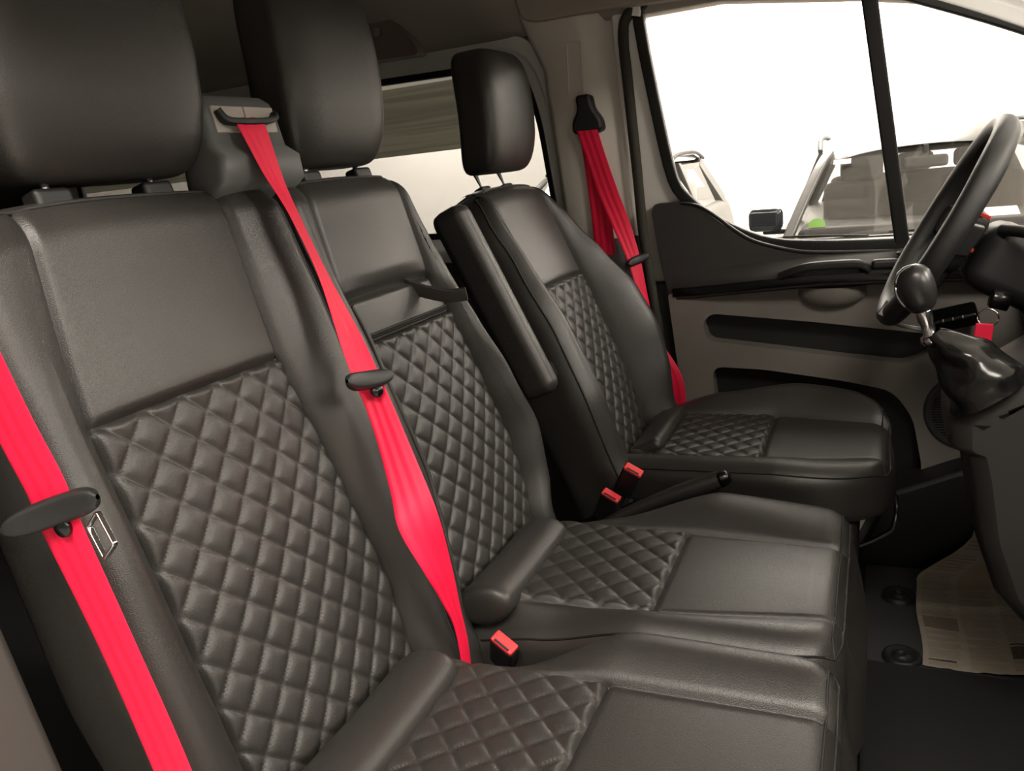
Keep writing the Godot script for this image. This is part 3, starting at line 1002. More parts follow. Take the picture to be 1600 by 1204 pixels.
func build_door() -> void:
	var d := setting("door_1", "driver door, light grey frame and two-tone dark panel")
	var ga := -0.86 - 0.14 * 0.78
	# window outline
	var win := poly([0.018, 1.325, 0.030, 1.365, 0.075, 1.378, 0.30, 1.372, 0.50, 1.325, 0.62, 1.278, 0.80, 1.196, 1.0, 1.09, 1.12, 0.98, 1.13, 0.80, 1.10, 0.768, 0.60, 0.768, 0.40, 0.774, 0.30, 0.786, 0.225, 0.815, 0.15, 0.862, 0.10, 0.908, 0.068, 0.962, 0.045, 1.10])
	win = smooth2(win, 3)
	var g := Acc.new()
	g.sweep(door_ring(win, ga + 0.012, 0.14), round2(poly([-0.013, -0.012, 0.013, -0.012, 0.013, 0.012, -0.013, 0.012]), 0.004, 2), Vector3(0, 0, 1), PackedFloat32Array(), true)
	put(g, "gasket", M.rubber, d)
	g = Acc.new()
	g.slab(win, ga, 0.14, 0.004, 0.0004)
	var pane := put(g, "window_pane", M.glass, d)
	g = Acc.new()
	g.sweep(PackedVector3Array([V(0.508, 1.335, ga + 0.14 * 1.335 + 0.012), V(0.590, 0.765, ga + 0.14 * 0.765 + 0.012)]), round2(poly([-0.016, -0.012, 0.016, -0.012, 0.016, 0.012, -0.016, 0.012]), 0.005, 2), Vector3(0, 0, 1))
	put(g, "window_divider", M.rubber, d)
	# painted frame behind the window
	g = Acc.new()
	g.slab(poly([-0.05, 1.36, -0.05, 1.28, -0.05, 1.1, -0.05, 0.9, -0.04, 0.66, 0.22, 0.66, 0.22, 0.82, 0.15, 0.866, 0.102, 0.910, 0.070, 0.962, 0.047, 1.10, 0.022, 1.30, 0.024, 1.36]), ga + 0.010, 0.14, 0.05, 0.006)
	g.sweep(smooth3(path3([0.0, 1.345, -0.768, 0.04, 1.392, -0.765, 0.3, 1.396, -0.768, 0.52, 1.345, -0.775, 0.82, 1.21, -0.79, 1.14, 1.02, -0.81]), 5), round2(poly([-0.026, -0.03, 0.026, -0.03, 0.026, 0.015, -0.008, 0.015, -0.026, -0.01]), 0.008, 3), Vector3(0, 0, 1))
	put(g, "window_frame", M.painted, d)
	# dark upper panel with the swept sail
	g = Acc.new()
	var up := poly([0.014, 0.885, 0.022, 0.905, 0.085, 0.905, 0.125, 0.892, 0.165, 0.864, 0.21, 0.826, 0.26, 0.794, 0.34, 0.767, 0.42, 0.757, 0.60, 0.752, 1.10, 0.742, 1.10, 0.68, 0.57, 0.690, 0.30, 0.682, 0.05, 0.668, 0.03, 0.76])
	g.slab(round2(up, 0.012, 3), -0.800, 0.0, 0.05, 0.010)
	put(g, "upper_panel", M.door_dark, d)
	g = Acc.new()
	g.sweep(smooth3(path3([0.09, 0.902, -0.806, 0.13, 0.892, -0.806, 0.17, 0.866, -0.806, 0.215, 0.829, -0.806, 0.265, 0.797, -0.806, 0.345, 0.772, -0.806, 0.42, 0.762, -0.806, 0.60, 0.757, -0.806, 1.1, 0.748, -0.806]), 4), round2(poly([-0.004, -0.006, 0.004, -0.006, 0.004, 0.008, -0.004, 0.008]), 0.003, 2), Vector3(0, 0, 1))
	put(g, "waist_seal", M.rubber, d)
	# shelf-like armrest rail, inset strip, grip and its bowl
	g = Acc.new()
	var rail := PackedVector3Array()
	var rr := [[0.06, 0.716, 0.004], [0.12, 0.720, 0.014], [0.20, 0.728, 0.032], [0.30, 0.738, 0.050], [0.42, 0.746, 0.058], [0.60, 0.748, 0.060], [1.08, 0.742, 0.060]]
	for q in rr:
		for c in [[0.0, 0.012], [0.25, 0.006], [0.75, -0.010], [0.93, -0.017], [1.0, -0.024], [1.0, -0.050], [0.95, -0.056], [0.0, -0.060]]:
			rail.append(V(q[0], q[1] + c[1], -0.802 + q[2] * c[0]))
	g.grid(rail, rr.size(), 8, false, false, Vector3(0, 1, 1))
	put(g, "armrest_ledge", M.door_dark, d)
	g = Acc.new()
	var strip := PackedVector3Array()
	for q in rr:
		for c in [[0.0005, -0.026], [0.004, -0.028], [0.004, -0.046], [0.0005, -0.048]]:
			strip.append(V(q[0], q[1] + c[1], -0.8005 + q[2] + c[0]))
	g.grid(strip, rr.size(), 4, false, false, Vector3(0, 0, 1))
	put(g, "inset_strip", M.plastic_gloss, d)
	g = Acc.new()
	g.sweep(smooth3(path3([0.33, 0.718, -0.752, 0.365, 0.732, -0.738, 0.40, 0.740, -0.732, 0.48, 0.742, -0.732, 0.505, 0.738, -0.735, 0.515, 0.722, -0.748]), 5), round2(poly([-0.012, -0.010, 0.012, -0.010, 0.012, 0.010, -0.012, 0.010]), 0.006, 3))
	put(g, "pull_grip", M.plastic, d)
	g = Acc.new()
	g.rbox(V(0.15, 0.022, 0.03), 0.008, Transform3D(Basis(), V(0.60, 0.737, -0.748)))
	put(g, "latch_handle", M.plastic, d)
	g = Acc.new()
	g.lathe(poly([0.0, 0.0, 0.022, 0.0, 0.026, 0.004, 0.022, 0.008, 0.0, 0.008]), 20, Transform3D(Basis().scaled(V(1.0, 1.0, 0.8)), V(0.60, 0.752, -0.77)))
	put(g, "lock_button", M.plastic, d)
	# bowl under the grip
	g = Acc.new()
	var bp := PackedVector3Array()
	for i in 9:
		var a := PI * i / 8.0
		for j in 17:
			var f := j / 16.0
			var xx := lerpf(0.365, 0.515, f)
			var dep := 0.038 * pow(sin(PI * f), 0.45)
			bp.append(V(xx, 0.684 - 0.052 * sin(a * 0.5) * pow(sin(PI * clampf(f, 0.02, 0.98)), 0.3), -0.792 + dep * cos(a * 0.5)))
	g.grid(bp, 9, 17, false, false, Vector3(0, -0.5, 1))
	put(g, "grip_bowl", M.door_grey, d)
	# lower panel with its two pockets cut out
	var csg := CSGCombiner3D.new()
	csg.name = "lower_panel"
	csg.material_override = M.door_grey
	d.add_child(csg)
	var base := CSGPolygon3D.new()
	base.polygon = round2(poly([0.046, 0.676, 0.30, 0.690, 0.57, 0.698, 1.10, 0.69, 1.14, 0.30, 0.90, 0.20, 0.72, 0.10, 0.10, 0.06, 0.075, 0.35]), 0.01, 2)
	base.depth = 0.10
	base.position = V(0, 0, -0.797)
	base.name = "panel_body"
	csg.add_child(base)
	var cut := CSGPolygon3D.new()
	cut.polygon = round2(poly([0.132, 0.600, 0.155, 0.622, 0.40, 0.596, 0.66, 0.562, 0.662, 0.525, 0.60, 0.493, 0.47, 0.508, 0.142, 0.552]), 0.02, 4)
	cut.depth = 0.07
	cut.position = V(0, 0, -0.775)
	cut.operation = CSGShape3D.OPERATION_SUBTRACTION
	cut.name = "pocket_cut"
	csg.add_child(cut)
	var cut2 := CSGPolygon3D.new()
	cut2.polygon = round2(poly([0.152, 0.483, 0.28, 0.476, 0.47, 0.448, 0.575, 0.425, 0.62, 0.36, 0.645, 0.22, 0.60, 0.12, 0.17, 0.12]), 0.03, 4)
	cut2.depth = 0.075
	cut2.position = V(0, 0, -0.775)
	cut2.operation = CSGShape3D.OPERATION_SUBTRACTION
	cut2.name = "pocket_cut"
	csg.add_child(cut2)
	for b in [base, cut, cut2]:
		b.mode = CSGPolygon3D.MODE_DEPTH
		b.material = M.door_grey
	for lin in [[cut.polygon, 0.843], [cut2.polygon, 0.848]]:
		g = Acc.new()
		g.slab(lin[0], -lin[1] + 0.001, 0.0, 0.02, 0.001)
		put(g, "pocket_shade_sheet", M.plastic, d)  # dark sheet on the recess floor, stands in for shade inside the pocket
	# round speaker grille with punched rows
	g = Acc.new()
	var sx := Transform3D(Basis(Vector3(1, 0, 0), PI * 0.5), V(0.735, 0.378, -0.797))
	g.lathe(poly([0.0, 0.006, 0.078, 0.005, 0.086, 0.009, 0.092, 0.006, 0.094, 0.0]), 40, sx)
	var sp := put(g, "speaker_grille", M.door_dark, d)
	g = Acc.new()
	for i in range(-12, 13):
		var h := sqrt(maxf(0.0, 0.076 * 0.076 - pow(i * 0.0062, 2.0)))
		g.sweep(PackedVector3Array([V(0.735 - h, 0.378 + i * 0.0062, -0.7905), V(0.735 + h, 0.378 + i * 0.0062, -0.7905)]), poly([-0.0016, -0.001, 0.0016, -0.001, 0.0016, 0.001, -0.0016, 0.001]), Vector3(0, 0, 1))
	put(g, "grille_rib", M.plastic, sp)
	# window switches and inner handle
	g = Acc.new()
	g.rbox(V(0.10, 0.035, 0.05), 0.008, Transform3D(Basis(Vector3(0, 0, 1), 0.22) * Basis(Vector3(1, 0, 0), 0.5), V(0.692, 0.607, -0.765)))
	var sw := put(g, "switch_panel", M.plastic_gloss, d)
	for i in 3:
		g = Acc.new()
		g.rbox(V(0.003, 0.010, 0.002), 0.0008, Transform3D(Basis(Vector3(0, 0, 1), 0.22) * Basis(Vector3(1, 0, 0), 0.5), V(0.672 + 0.019 * i, 0.605 + 0.0042 * i, -0.7375)))
		put(g, "switch_mark", M.white_print, sw)
	g = Acc.new()
	g.sweep(smooth3(path3([0.555, 0.602, -0.765, 0.60, 0.592, -0.752, 0.64, 0.584, -0.752, 0.665, 0.580, -0.765]), 4), round2(poly([-0.003, -0.005, 0.003, -0.005, 0.003, 0.005, -0.003, 0.005]), 0.002, 2))
	put(g, "handle_strip", M.steel, d)
	g = Acc.new()
	g.slab(poly([-0.03, 0.02, 0.12, 0.02, 0.12, 0.70, -0.03, 0.70]), -0.832, 0.0, 0.05, 0.004)
	put(g, "edge_trim", M.door_dark, d)
	# outer skin
	g = Acc.new()
	g.rbox(V(1.16, 0.80, 0.03), 0.01, Transform3D(Basis(), V(0.58, 0.36, -0.925)))
	put(g, "outer_skin", M.painted, d)

# ---------------------------------------------------------------- dash, controls, floor things
func build_controls() -> void:
	# centre console
	var o := thing("centre_console", "dark grey centre console below the gear lever", "console")
	var a := Acc.new()
	var rows := PackedVector3Array()
	var outline := [[1.05, 0.235], [0.78, 0.248], [0.748, 0.262], [0.711, 0.31], [0.682, 0.40], [0.667, 0.50], [0.660, 0.534], [0.657, 0.541], [0.643, 0.546], [0.639, 0.552], [0.638, 0.590], [0.652, 0.612], [0.70, 0.648], [0.76, 0.690], [0.90, 0.76], [1.15, 0.80]]
	var zz := [-0.27, -0.262, -0.245, -0.20, -0.15, -0.09, -0.068, -0.06]
	for i in zz.size():
		var ins: float = [0.03, 0.010, 0.0, 0.0, 0.0, 0.0, 0.010, 0.03][i]
		for q in outline:
			rows.append(V(q[0] + ins, q[1] - (ins if q[1] > 0.6 else 0.0), zz[i]))
	a.grid(rows, zz.size(), outline.size(), false, false, Vector3(-1, 0.2, 0))
	for s in [[-0.27, -1.0], [-0.06, 1.0]]:
		var ring := PackedVector3Array()
		var flat := PackedVector2Array()
		for q in outline:
			ring.append(V(q[0] + 0.03, q[1] - (0.03 if q[1] > 0.6 else 0.0), s[0]))
			flat.append(Vector2(q[0], q[1]))
		a.tris(ring, Geometry2D.triangulate_polygon(flat), V(0, 0, s[1]))
	put(a, "console_body", M.console, o)
	# dashboard
	o = thing("dashboard", "black dashboard behind the steering wheel", "dashboard")
	a = Acc.new()
	rows = PackedVector3Array()
	outline = [[0.98, 0.40], [0.90, 0.46], [0.835, 0.56], [0.815, 0.66], [0.83, 0.74], [0.87, 0.82], [0.88, 0.90], [0.93, 0.935], [1.1, 0.91], [1.30, 0.87]]
	for z in [-0.80, -0.78, -0.5, -0.40, -0.32, -0.28]:
		for q in outline:
			rows.append(V(q[0] + (0.02 if z < -0.79 else 0.0), q[1] - (0.0 if z < -0.15 else 0.05), z))
	a.grid(rows, 6, outline.size(), false, false, Vector3(-1, 0.5, 0))
	put(a, "dash_body", M.plastic, o)
	a = Acc.new()
	rows = PackedVector3Array()
	for z in [-0.28, -0.05, 0.3, 0.78, 0.80]:
		for q in outline:
			rows.append(V(q[0] + 0.06 + (0.02 if z > 0.79 else 0.0), q[1] - 0.06, z))
	a.grid(rows, 5, outline.size(), false, false, Vector3(-1, 0.5, 0))
	put(a, "passenger_dash", M.plastic, o)
	a = Acc.new()
	a.lathe(poly([0.0, 0.012, 0.030, 0.012, 0.038, 0.006, 0.040, 0.0, 0.0, 0.0]), 24, frame(V(0.80, 0.70, -0.50), V(0, 0, 1), V(-0.95, 0.2, 0.1)))
	put(a, "light_switch", M.plastic_gloss, o)
	# steering wheel
	o = thing("steering_wheel", "black steering wheel seen from the side with ribbed rim grips", "steering wheel")
	var c := V(0.644, 0.850, -0.425)
	var up := V(0.48, 0.877, 0).normalized()
	var nor := V(-0.877, 0.48, 0).normalized()
	a = Acc.new()
	var ring2 := PackedVector3Array()
	for i in 72:
		var t := TAU * i / 72.0
		ring2.append(c + up * cos(t) * 0.185 + V(0, 0, 1) * sin(t) * 0.185)
	var P := PackedVector3Array()
	for i in 72:
		var t := TAU * i / 72.0
		var rad := (up * cos(t) + V(0, 0, 1) * sin(t))
		var fat := 1.0 + 0.08 * exp(-pow(sin(t * 1.0 - 0.9) * 3.0, 2.0))
		for j in 18:
			var b := TAU * j / 18.0
			P.append(ring2[i] + rad * cos(b) * 0.0185 * fat + nor * sin(b) * 0.0205 * fat)
	a.grid(P, 72, 18, true, true)
	put(a, "rim", M.wheel_grip, o)
	a = Acc.new()
	for k in 3:
		var t: float = [PI * 0.5, -PI * 0.5, PI][k]
		var rad := (up * cos(t) + V(0, 0, 1) * sin(t))
		var sp := smooth3(PackedVector3Array([c - nor * 0.045 + rad * 0.04, c - nor * 0.040 + rad * 0.10, c - nor * 0.012 + rad * 0.175]), 4)
		a.sweep(sp, round2(poly([-0.028, -0.009, 0.028, -0.009, 0.028, 0.009, -0.028, 0.009]), 0.006, 3), nor)
	put(a, "spokes", M.plastic, o)
	a = Acc.new()
	a.rbox(V(0.15, 0.12, 0.05), 0.024, frame(c - nor * 0.035 - up * 0.01, V(0, 0, 1), up))
	put(a, "hub", M.plastic, o)
	a = Acc.new()
	a.rbox(V(0.004, 0.030, 0.012), 0.0015, frame(c - up * 0.163 + V(0, 0, 1) * 0.088 + nor * 0.0175, V(0, 0, 1), up))
	put(a, "chrome_insert", M.steel, o)
	# column
	o = thing("steering_column", "black steering column cowl with stalk and ignition lock", "steering column")
	a = Acc.new()
	var cf := frame(c - nor * 0.15 - up * 0.015, nor, up)
	a.rbox(V(0.17, 0.125, 0.13), 0.035, cf)
	put(a, "cowl", M.plastic, o)
	a = Acc.new()
	a.rbox(V(0.06, 0.13, 0.30), 0.02, frame(c - nor * 0.235 + up * 0.105, nor, up))
	put(a, "instrument_hood", M.plastic, o)
	for q in [[0.70, 0.868, 0.0], [0.676, 0.812, 0.25]]:
		a = Acc.new()
		a.rbox(V(0.022, 0.007, 0.004), 0.0015, Transform3D(Basis(Vector3(0, 0, 1), -0.5 + q[2]), V(q[0], q[1], -0.352)))
		put(a, "red_mark", M.red_mark, o, "small red mark on the cowl")
	a = Acc.new()
	a.tube(smooth3(path3([0.73, 0.84, -0.37, 0.765, 0.838, -0.31, 0.772, 0.825, -0.24]), 4), 0.010, 10)
	a.rbox(V(0.03, 0.045, 0.03), 0.010, Transform3D(Basis(), V(0.776, 0.815, -0.235)))
	put(a, "stalk", M.plastic, o)
	a = Acc.new()
	a.lathe(poly([0.0, 0.03, 0.014, 0.03, 0.017, 0.026, 0.018, 0.0, 0.0, 0.0]), 20, frame(V(0.745, 0.718, -0.36), V(0, 0, 1), V(-0.8, 0.2, 0.55)))
	put(a, "ignition_lock", M.plastic_gloss, o)
	# key ring and tag
	o = thing("key_tag", "small red key tag hanging on a steel ring below the wheel", "key tag")
	a = Acc.new()
	var kr := PackedVector3Array()
	for i in 24:
		var t := TAU * i / 24.0
		kr.append(V(0.712, 0.694, -0.34) + V(cos(t) * 0.0155, sin(t) * 0.0155, cos(t) * 0.005))
	a.tube(kr, 0.0017, 6, true)
	put(a, "ring", M.chrome, o)
	a = Acc.new()
	a.rbox(V(0.028, 0.040, 0.005), 0.002, Transform3D(Basis(Vector3(0, 0, 1), -0.08), V(0.706, 0.664, -0.338)))
	put(a, "tag", M.red_web, o)
	# gear lever
	o = thing("gear_lever", "gear lever with black knob, chrome collar and crumpled leather boot", "gear lever")
	var gd := V(0.28, -0.96, 0.0).normalized()
	var gx := frame(V(0.588, 0.795, -0.10), V(0, 0, 1), -gd)
	a = Acc.new()
	a.lathe(poly([0.0, 0.032, 0.010, 0.031, 0.019, 0.026, 0.0245, 0.017, 0.0265, 0.004, 0.0265, -0.010, 0.0245, -0.024, 0.020, -0.034, 0.014, -0.040, 0.0, -0.040]), 28, gx)
	var kb := put(a, "knob", M.knob, o)
	a = Acc.new()
	var arc := PackedVector3Array()
	for i in 13:
		var t := lerpf(-0.7, 1.6, i / 12.0)
		arc.append(gx * V(0.009, 0.0345 * sin(t) - 0.003, 0.0275 * cos(t)))
	a.tube(arc, 0.0028, 6)
	put(a, "trim_ring", M.steel, kb, "bright trim line round the knob")
	a = Acc.new()
	a.lathe(poly([0.0, 0.0, 0.0105, 0.0, 0.0115, -0.004, 0.0115, -0.018, 0.0095, -0.022, 0.0095, -0.040, 0.015, -0.043, 0.016, -0.050, 0.013, -0.056, 0.0, -0.056]), 20, gx.translated_local(V(0, -0.038, 0)))
	put(a, "collar", M.chrome, o)
	a = Acc.new()
	var nz := FastNoiseLite.new()
	nz.seed = 5
	nz.frequency = 9.0
	P = PackedVector3Array()
	for i in 25:
		var f := i / 24.0
		var cen := V(0.612, 0.722, -0.10).lerp(V(0.690, 0.630, -0.10), f) + V(0, 0.012 * sin(f * PI), 0)
		for j in 40:
			var t := TAU * j / 40.0
			var r := lerpf(0.014, 0.064, pow(f, 1.0))
			r *= 1.0 + 0.10 * sin(t * 4.0 + f * 5.0) * sin(f * PI) + 0.10 * nz.get_noise_3d(cos(t) * 0.06, sin(t) * 0.06, f * 0.16) + 0.05 * sin(f * 16.0 + t)
			var ax := V(0.80, -0.1, 0.0)
			P.append(cen + V(0.84, 0.54, 0) * cos(t) * r * 0.95 + V(0, 0, 1) * sin(t) * r * 1.05)
	a.grid(P, 25, 40, false, true)
	put(a, "boot", M.boot, o, "crumpled glossy leather boot")
	# handbrake
	o = thing("handbrake_lever", "black handbrake lever lying beside the driver cushion", "handbrake")
	a = Acc.new()
	a.tube(smooth3(path3([0.02, 0.315, -0.128, 0.10, 0.365, -0.130, 0.19, 0.408, -0.133, 0.25, 0.433, -0.135, 0.285, 0.449, -0.136]), 5), 0.0155, 14, false, PackedFloat32Array([0.7, 0.7, 0.7, 0.7, 0.75, 0.8, 0.8, 0.85, 0.9, 0.95, 1.0, 1.05, 1.08, 1.1, 1.1, 1.1, 1.1, 1.08, 1.05, 1.0, 0.95]))
	put(a, "grip", M.leather_plain, o)
	a = Acc.new()
	a.lathe(poly([0.0, 0.014, 0.007, 0.013, 0.012, 0.009, 0.015, 0.0, 0.0155, -0.006, 0.0, -0.006]), 20, frame(V(0.288, 0.450, -0.136), V(0, 0, 1), V(0.9, 0.42, 0.0)))
	put(a, "end_button", M.plastic_gloss, o)
	a = Acc.new()
	a.rbox(V(0.26, 0.13, 0.10), 0.03, Transform3D(Basis(), V(0.06, 0.24, -0.135)))
	a.rbox(V(0.26, 0.18, 0.09), 0.02, Transform3D(Basis(), V(0.06, 0.09, -0.135)))
	put(a, "bracket_cover", M.plastic, o)
	# height lever of the driver seat
	o = get_node("seat_002")
	a = Acc.new()
	a.tube(smooth3(path3([0.50, 0.312, -0.45, 0.565, 0.308, -0.45, 0.577, 0.300, -0.45, 0.580, 0.27, -0.45, 0.574, 0.232, -0.45, 0.560, 0.216, -0.45, 0.515, 0.186, -0.45, 0.45, 0.16, -0.45]), 3), 0.0048, 8)
	put(a, "slide_bar", M.steel, o, "bent metal seat slide bar")
	# floor mats
	o = thing("driver_floor_mat", "grey driver footwell mat with two round fasteners", "floor mat")
	a = Acc.new()
	a.rbox(V(0.56, 0.012, 0.42), 0.005, Transform3D(Basis(), V(0.80, 0.006, -0.495)))
	put(a, "mat_sheet", M.carpet, o)
	for z in [-0.557, -0.318]:
		a = Acc.new()
		a.lathe(poly([0.0, 0.008, 0.006, 0.008, 0.007, 0.011, 0.010, 0.012, 0.014, 0.010, 0.016, 0.006, 0.024, 0.006, 0.028, 0.010, 0.034, 0.009, 0.037, 0.0]), 28, Transform3D(Basis(), V(0.592, 0.012, z)))
		put(a, "fastener", M.plastic, o)
	o = thing("passenger_floor_mat", "black rubber mat on the floor before the passenger seats", "floor mat")
	a = Acc.new()
	a.rbox(V(0.62, 0.025, 1.10), 0.008, Transform3D(Basis(), V(0.83, 0.0125, 0.268)))
	put(a, "mat_sheet", M.mat_black, o)
	# newspaper
	o = thing("newspaper", "creased newspaper sheet spread over the driver footwell", "newspaper")
	a = Acc.new()
	P = PackedVector3Array()
	var nn := FastNoiseLite.new()
	nn.seed = 12
	nn.frequency = 4.0
	var kx := 40
	var kz := 50
	for i in kz + 1:
		var f := float(i) / kz
		var z := lerpf(-0.295, -0.695, f)
		for j in kx + 1:
			var g := float(j) / kx
			var x0 := 0.628 + 0.003 * sin(f * 9.0) + 0.12 * smoothstep(0.86, 1.0, f)
			var x := lerpf(x0, 1.0, g)
			var y := 0.016 + 0.006 * absf(nn.get_noise_2d(x * 3.0, z * 9.0)) + 0.010 * exp(-pow((f - 0.58) / 0.02, 2.0)) + 0.05 * smoothstep(0.2, 1.0, g) + 0.12 * pow(maxf(0.0, f - 0.84) / 0.16, 1.6)
			P.append(V(x, y, z))
	a.grid(P, kz + 1, kx + 1, false, false, Vector3.UP)
	put(a, "sheet", M.news, o)

# ---------------------------------------------------------------- showroom outside
func car_section(zv: float, half: float, y0: float, y1: float, r: float) -> PackedVector3Array:
	var p := PackedVector3Array()
	for q in round2(poly([-half, y0, half, y0, half * 1.02, lerpf(y0, y1, 0.55), half * 0.93, y1, -half * 0.93, y1, -half * 1.02, lerpf(y0, y1, 0.55)]), r, 4):
		p.append(V(q.x, q.y, zv))
	return p

func build_car(o: Node3D) -> void:
	# local axes: ground at y = 0, faces +z
	var a := Acc.new()
	var P := PackedVector3Array()
	var secs := [[2.15, 0.55, 0.35, 0.62], [2.10, 0.74, 0.28, 0.76], [1.95, 0.84, 0.24, 0.86], [1.5, 0.89, 0.22, 0.93], [1.0, 0.91, 0.22, 0.975], [0.85, 0.91, 0.22, 0.985], [0.0, 0.92, 0.22, 0.98], [-1.2, 0.92, 0.22, 1.0], [-1.9, 0.88, 0.24, 1.0], [-2.1, 0.80, 0.30, 0.92], [-2.15, 0.6, 0.36, 0.8]]
	var cols := 0
	for s in secs:
		var ring := car_section(s[0], s[1], s[2], s[3], 0.09)
		cols = ring.size()
		P.append_array(ring)
	a.grid(P, secs.size(), cols, false, true)
	put(a, "body", M.car_white, o)
	# roof
	a = Acc.new()
	P = PackedVector3Array()
	for s in [[0.13, 0.53, 1.432, 0.0], [0.06, 0.55, 1.465, 0.0], [-0.1, 0.57, 1.51, 0.0], [-0.5, 0.59, 1.575, 0.0], [-1.2, 0.59, 1.575, 0.0], [-1.85, 0.55, 1.50, 0.0]]:
		for j in 13:
			var t := j / 6.0 - 1.0
			P.append(V(t * s[1], s[2] - 0.045 * t * t - 0.03 * pow(absf(t), 6.0), s[0] - 0.06 * t * t))
	a.grid(P, 6, 13, false, false, Vector3.UP)
	put(a, "roof", M.car_white, o)
	a = Acc.new()
	P = PackedVector3Array()
	for s in [[0.10, 0.52, 1.415], [-0.5, 0.56, 1.45], [-1.2, 0.56, 1.45], [-1.80, 0.52, 1.40]]:
		for j in 9:
			var t := j / 4.0 - 1.0
			P.append(V(t * s[1], s[2] - 0.03 * t * t, s[0] - 0.05 * t * t))
	a.grid(P, 4, 9, false, false, Vector3.DOWN)
	put(a, "roof_lining", M.car_seat, o)
	a = Acc.new()
	a.slab(poly([-0.72, 0.9, 0.72, 0.9, 0.66, 1.14, -0.66, 1.14]), -1.86, 0.0, 0.04, 0.004)
	a.slab(poly([-0.60, 1.34, 0.60, 1.34, 0.54, 1.44, -0.54, 1.44]), -1.82, 0.0, 0.04, 0.004)
	put(a, "tailgate_lining", M.car_seat, o)
	for s in [-1.0, 1.0]:
		a = Acc.new()
		a.tube(smooth3(path3([0.60 * s, 1.44, -0.08, 0.605 * s, 1.465, -0.16, 0.615 * s, 1.515, -0.45, 0.615 * s, 1.52, -1.2, 0.585 * s, 1.45, -1.8]), 4), 0.016, 8)
		put(a, "roof_rail", M.rubber, o)
		a = Acc.new()
		a.sweep(smooth3(path3([0.735 * s, 0.965, 0.80, 0.66 * s, 1.18, 0.45, 0.585 * s, 1.36, 0.14, 0.545 * s, 1.425, -0.05]), 4), round2(poly([-0.028, -0.02, 0.028, -0.02, 0.028, 0.02, -0.028, 0.02]), 0.01, 2))
		put(a, "windscreen_pillar", M.car_white, o)
		a = Acc.new()
		a.sweep(path3([0.79 * s, 0.96, -0.35, 0.60 * s, 1.42, -0.42]), round2(poly([-0.03, -0.05, 0.03, -0.05, 0.03, 0.05, -0.03, 0.05]), 0.01, 2), Vector3(0, 0, 1))
		put(a, "centre_pillar", M.car_white, o)
		a = Acc.new()
		a.sweep(path3([0.78 * s, 0.97, -1.75, 0.56 * s, 1.41, -1.55]), round2(poly([-0.04, -0.14, 0.04, -0.14, 0.04, 0.14, -0.04, 0.14]), 0.01, 2), Vector3(0, 0, 1))
		put(a, "rear_pillar", M.car_white, o)
		a = Acc.new()
		a.rbox(V(0.20, 0.14, 0.10), 0.04, Transform3D(Basis(Vector3(0, 1, 0), 0.2 * s), V(0.87 * s, 1.085, 0.58)))
		a.rbox(V(0.14, 0.03, 0.05), 0.012, Transform3D(Basis(), V(0.82 * s, 1.01, 0.56)))
		var mr := put(a, "wing_mirror", M.car_mirror, o, "dark wing mirror")
		a = Acc.new()
		a.rbox(V(0.16, 0.09, 0.02), 0.009, Transform3D(Basis(Vector3(0, 1, 0), 0.2 * s), V(0.875 * s, 1.09, 0.632)))
		put(a, "mirror_shell", M.car_mirror, mr)
		for z in [1.35, -1.35]:
			a = Acc.new()
			a.lathe(poly([0.0, 0.10, 0.20, 0.10, 0.24, 0.12, 0.31, 0.11, 0.33, 0.07, 0.33, -0.07, 0.31, -0.10, 0.0, -0.10]), 32, Transform3D(Basis(Vector3(0, 0, 1), -PI * 0.5 * s), V(0.83 * s, 0.33, z)))
			put(a, "wheel", M.rubber, o)
	# windscreen and rear glass
	a = Acc.new()
	P = PackedVector3Array()
	for i in 7:
		var f := i / 6.0
		for j in 13:
			var t := j / 6.0 - 1.0
			P.append(V(t * lerpf(0.72, 0.53, f), lerpf(0.965, 1.425, f) - 0.012 * t * t, lerpf(0.86, 0.10, f) - 0.08 * t * t))
	a.grid(P, 7, 13, false, false, Vector3(0, 0.5, 1))
	put(a, "windscreen", M.car_glass, o)
	a = Acc.new()
	for s in [-1.0, 1.0]:
		for w in [[0.62, 0.02, -0.30], [-0.42, -0.42, -1.62]]:
			a = Acc.new()
			a.grid(PackedVector3Array([V(0.77 * s, 0.975, w[0]), V(0.78 * s, 0.975, w[2]), V(0.60 * s, 1.415, w[1]), V(0.60 * s, 1.415, w[2])]), 2, 2, false, false, Vector3(s, 0, 0))
			put(a, "side_glass", M.car_glass, o)
	a = Acc.new()
	a.sweep(path3([0.70, 0.972, 0.80, 0.35, 0.978, 0.87, 0.0, 0.98, 0.89, -0.35, 0.978, 0.87, -0.70, 0.972, 0.80]), round2(poly([-0.02, -0.012, 0.02, -0.012, 0.02, 0.012, -0.02, 0.012]), 0.005, 2))
	put(a, "scuttle", M.rubber, o)
	for x in [0.25, -0.30]:
		a = Acc.new()
		a.tube(smooth3(path3([x, 0.99, 0.88, x - 0.25, 1.0, 0.85, x - 0.45, 1.0, 0.80]), 3), 0.007, 6)
		put(a, "wiper", M.rubber, o)
	# cabin
	a = Acc.new()
	a.rbox(V(1.36, 0.10, 0.45), 0.05, Transform3D(Basis(), V(0, 0.985, 0.55)))
	put(a, "dash_top", M.car_dash, o)
	for x in [-0.36, 0.36]:
		a = Acc.new()
		a.rbox(V(0.48, 0.62, 0.14), 0.06, Transform3D(Basis(Vector3(1, 0, 0), -0.2), V(x, 0.92, -0.40)))
		a.rbox(V(0.27, 0.18, 0.10), 0.04, Transform3D(Basis(Vector3(1, 0, 0), -0.15), V(x, 1.30, -0.47)))
		put(a, "front_seat", M.car_seat, o)
	a = Acc.new()
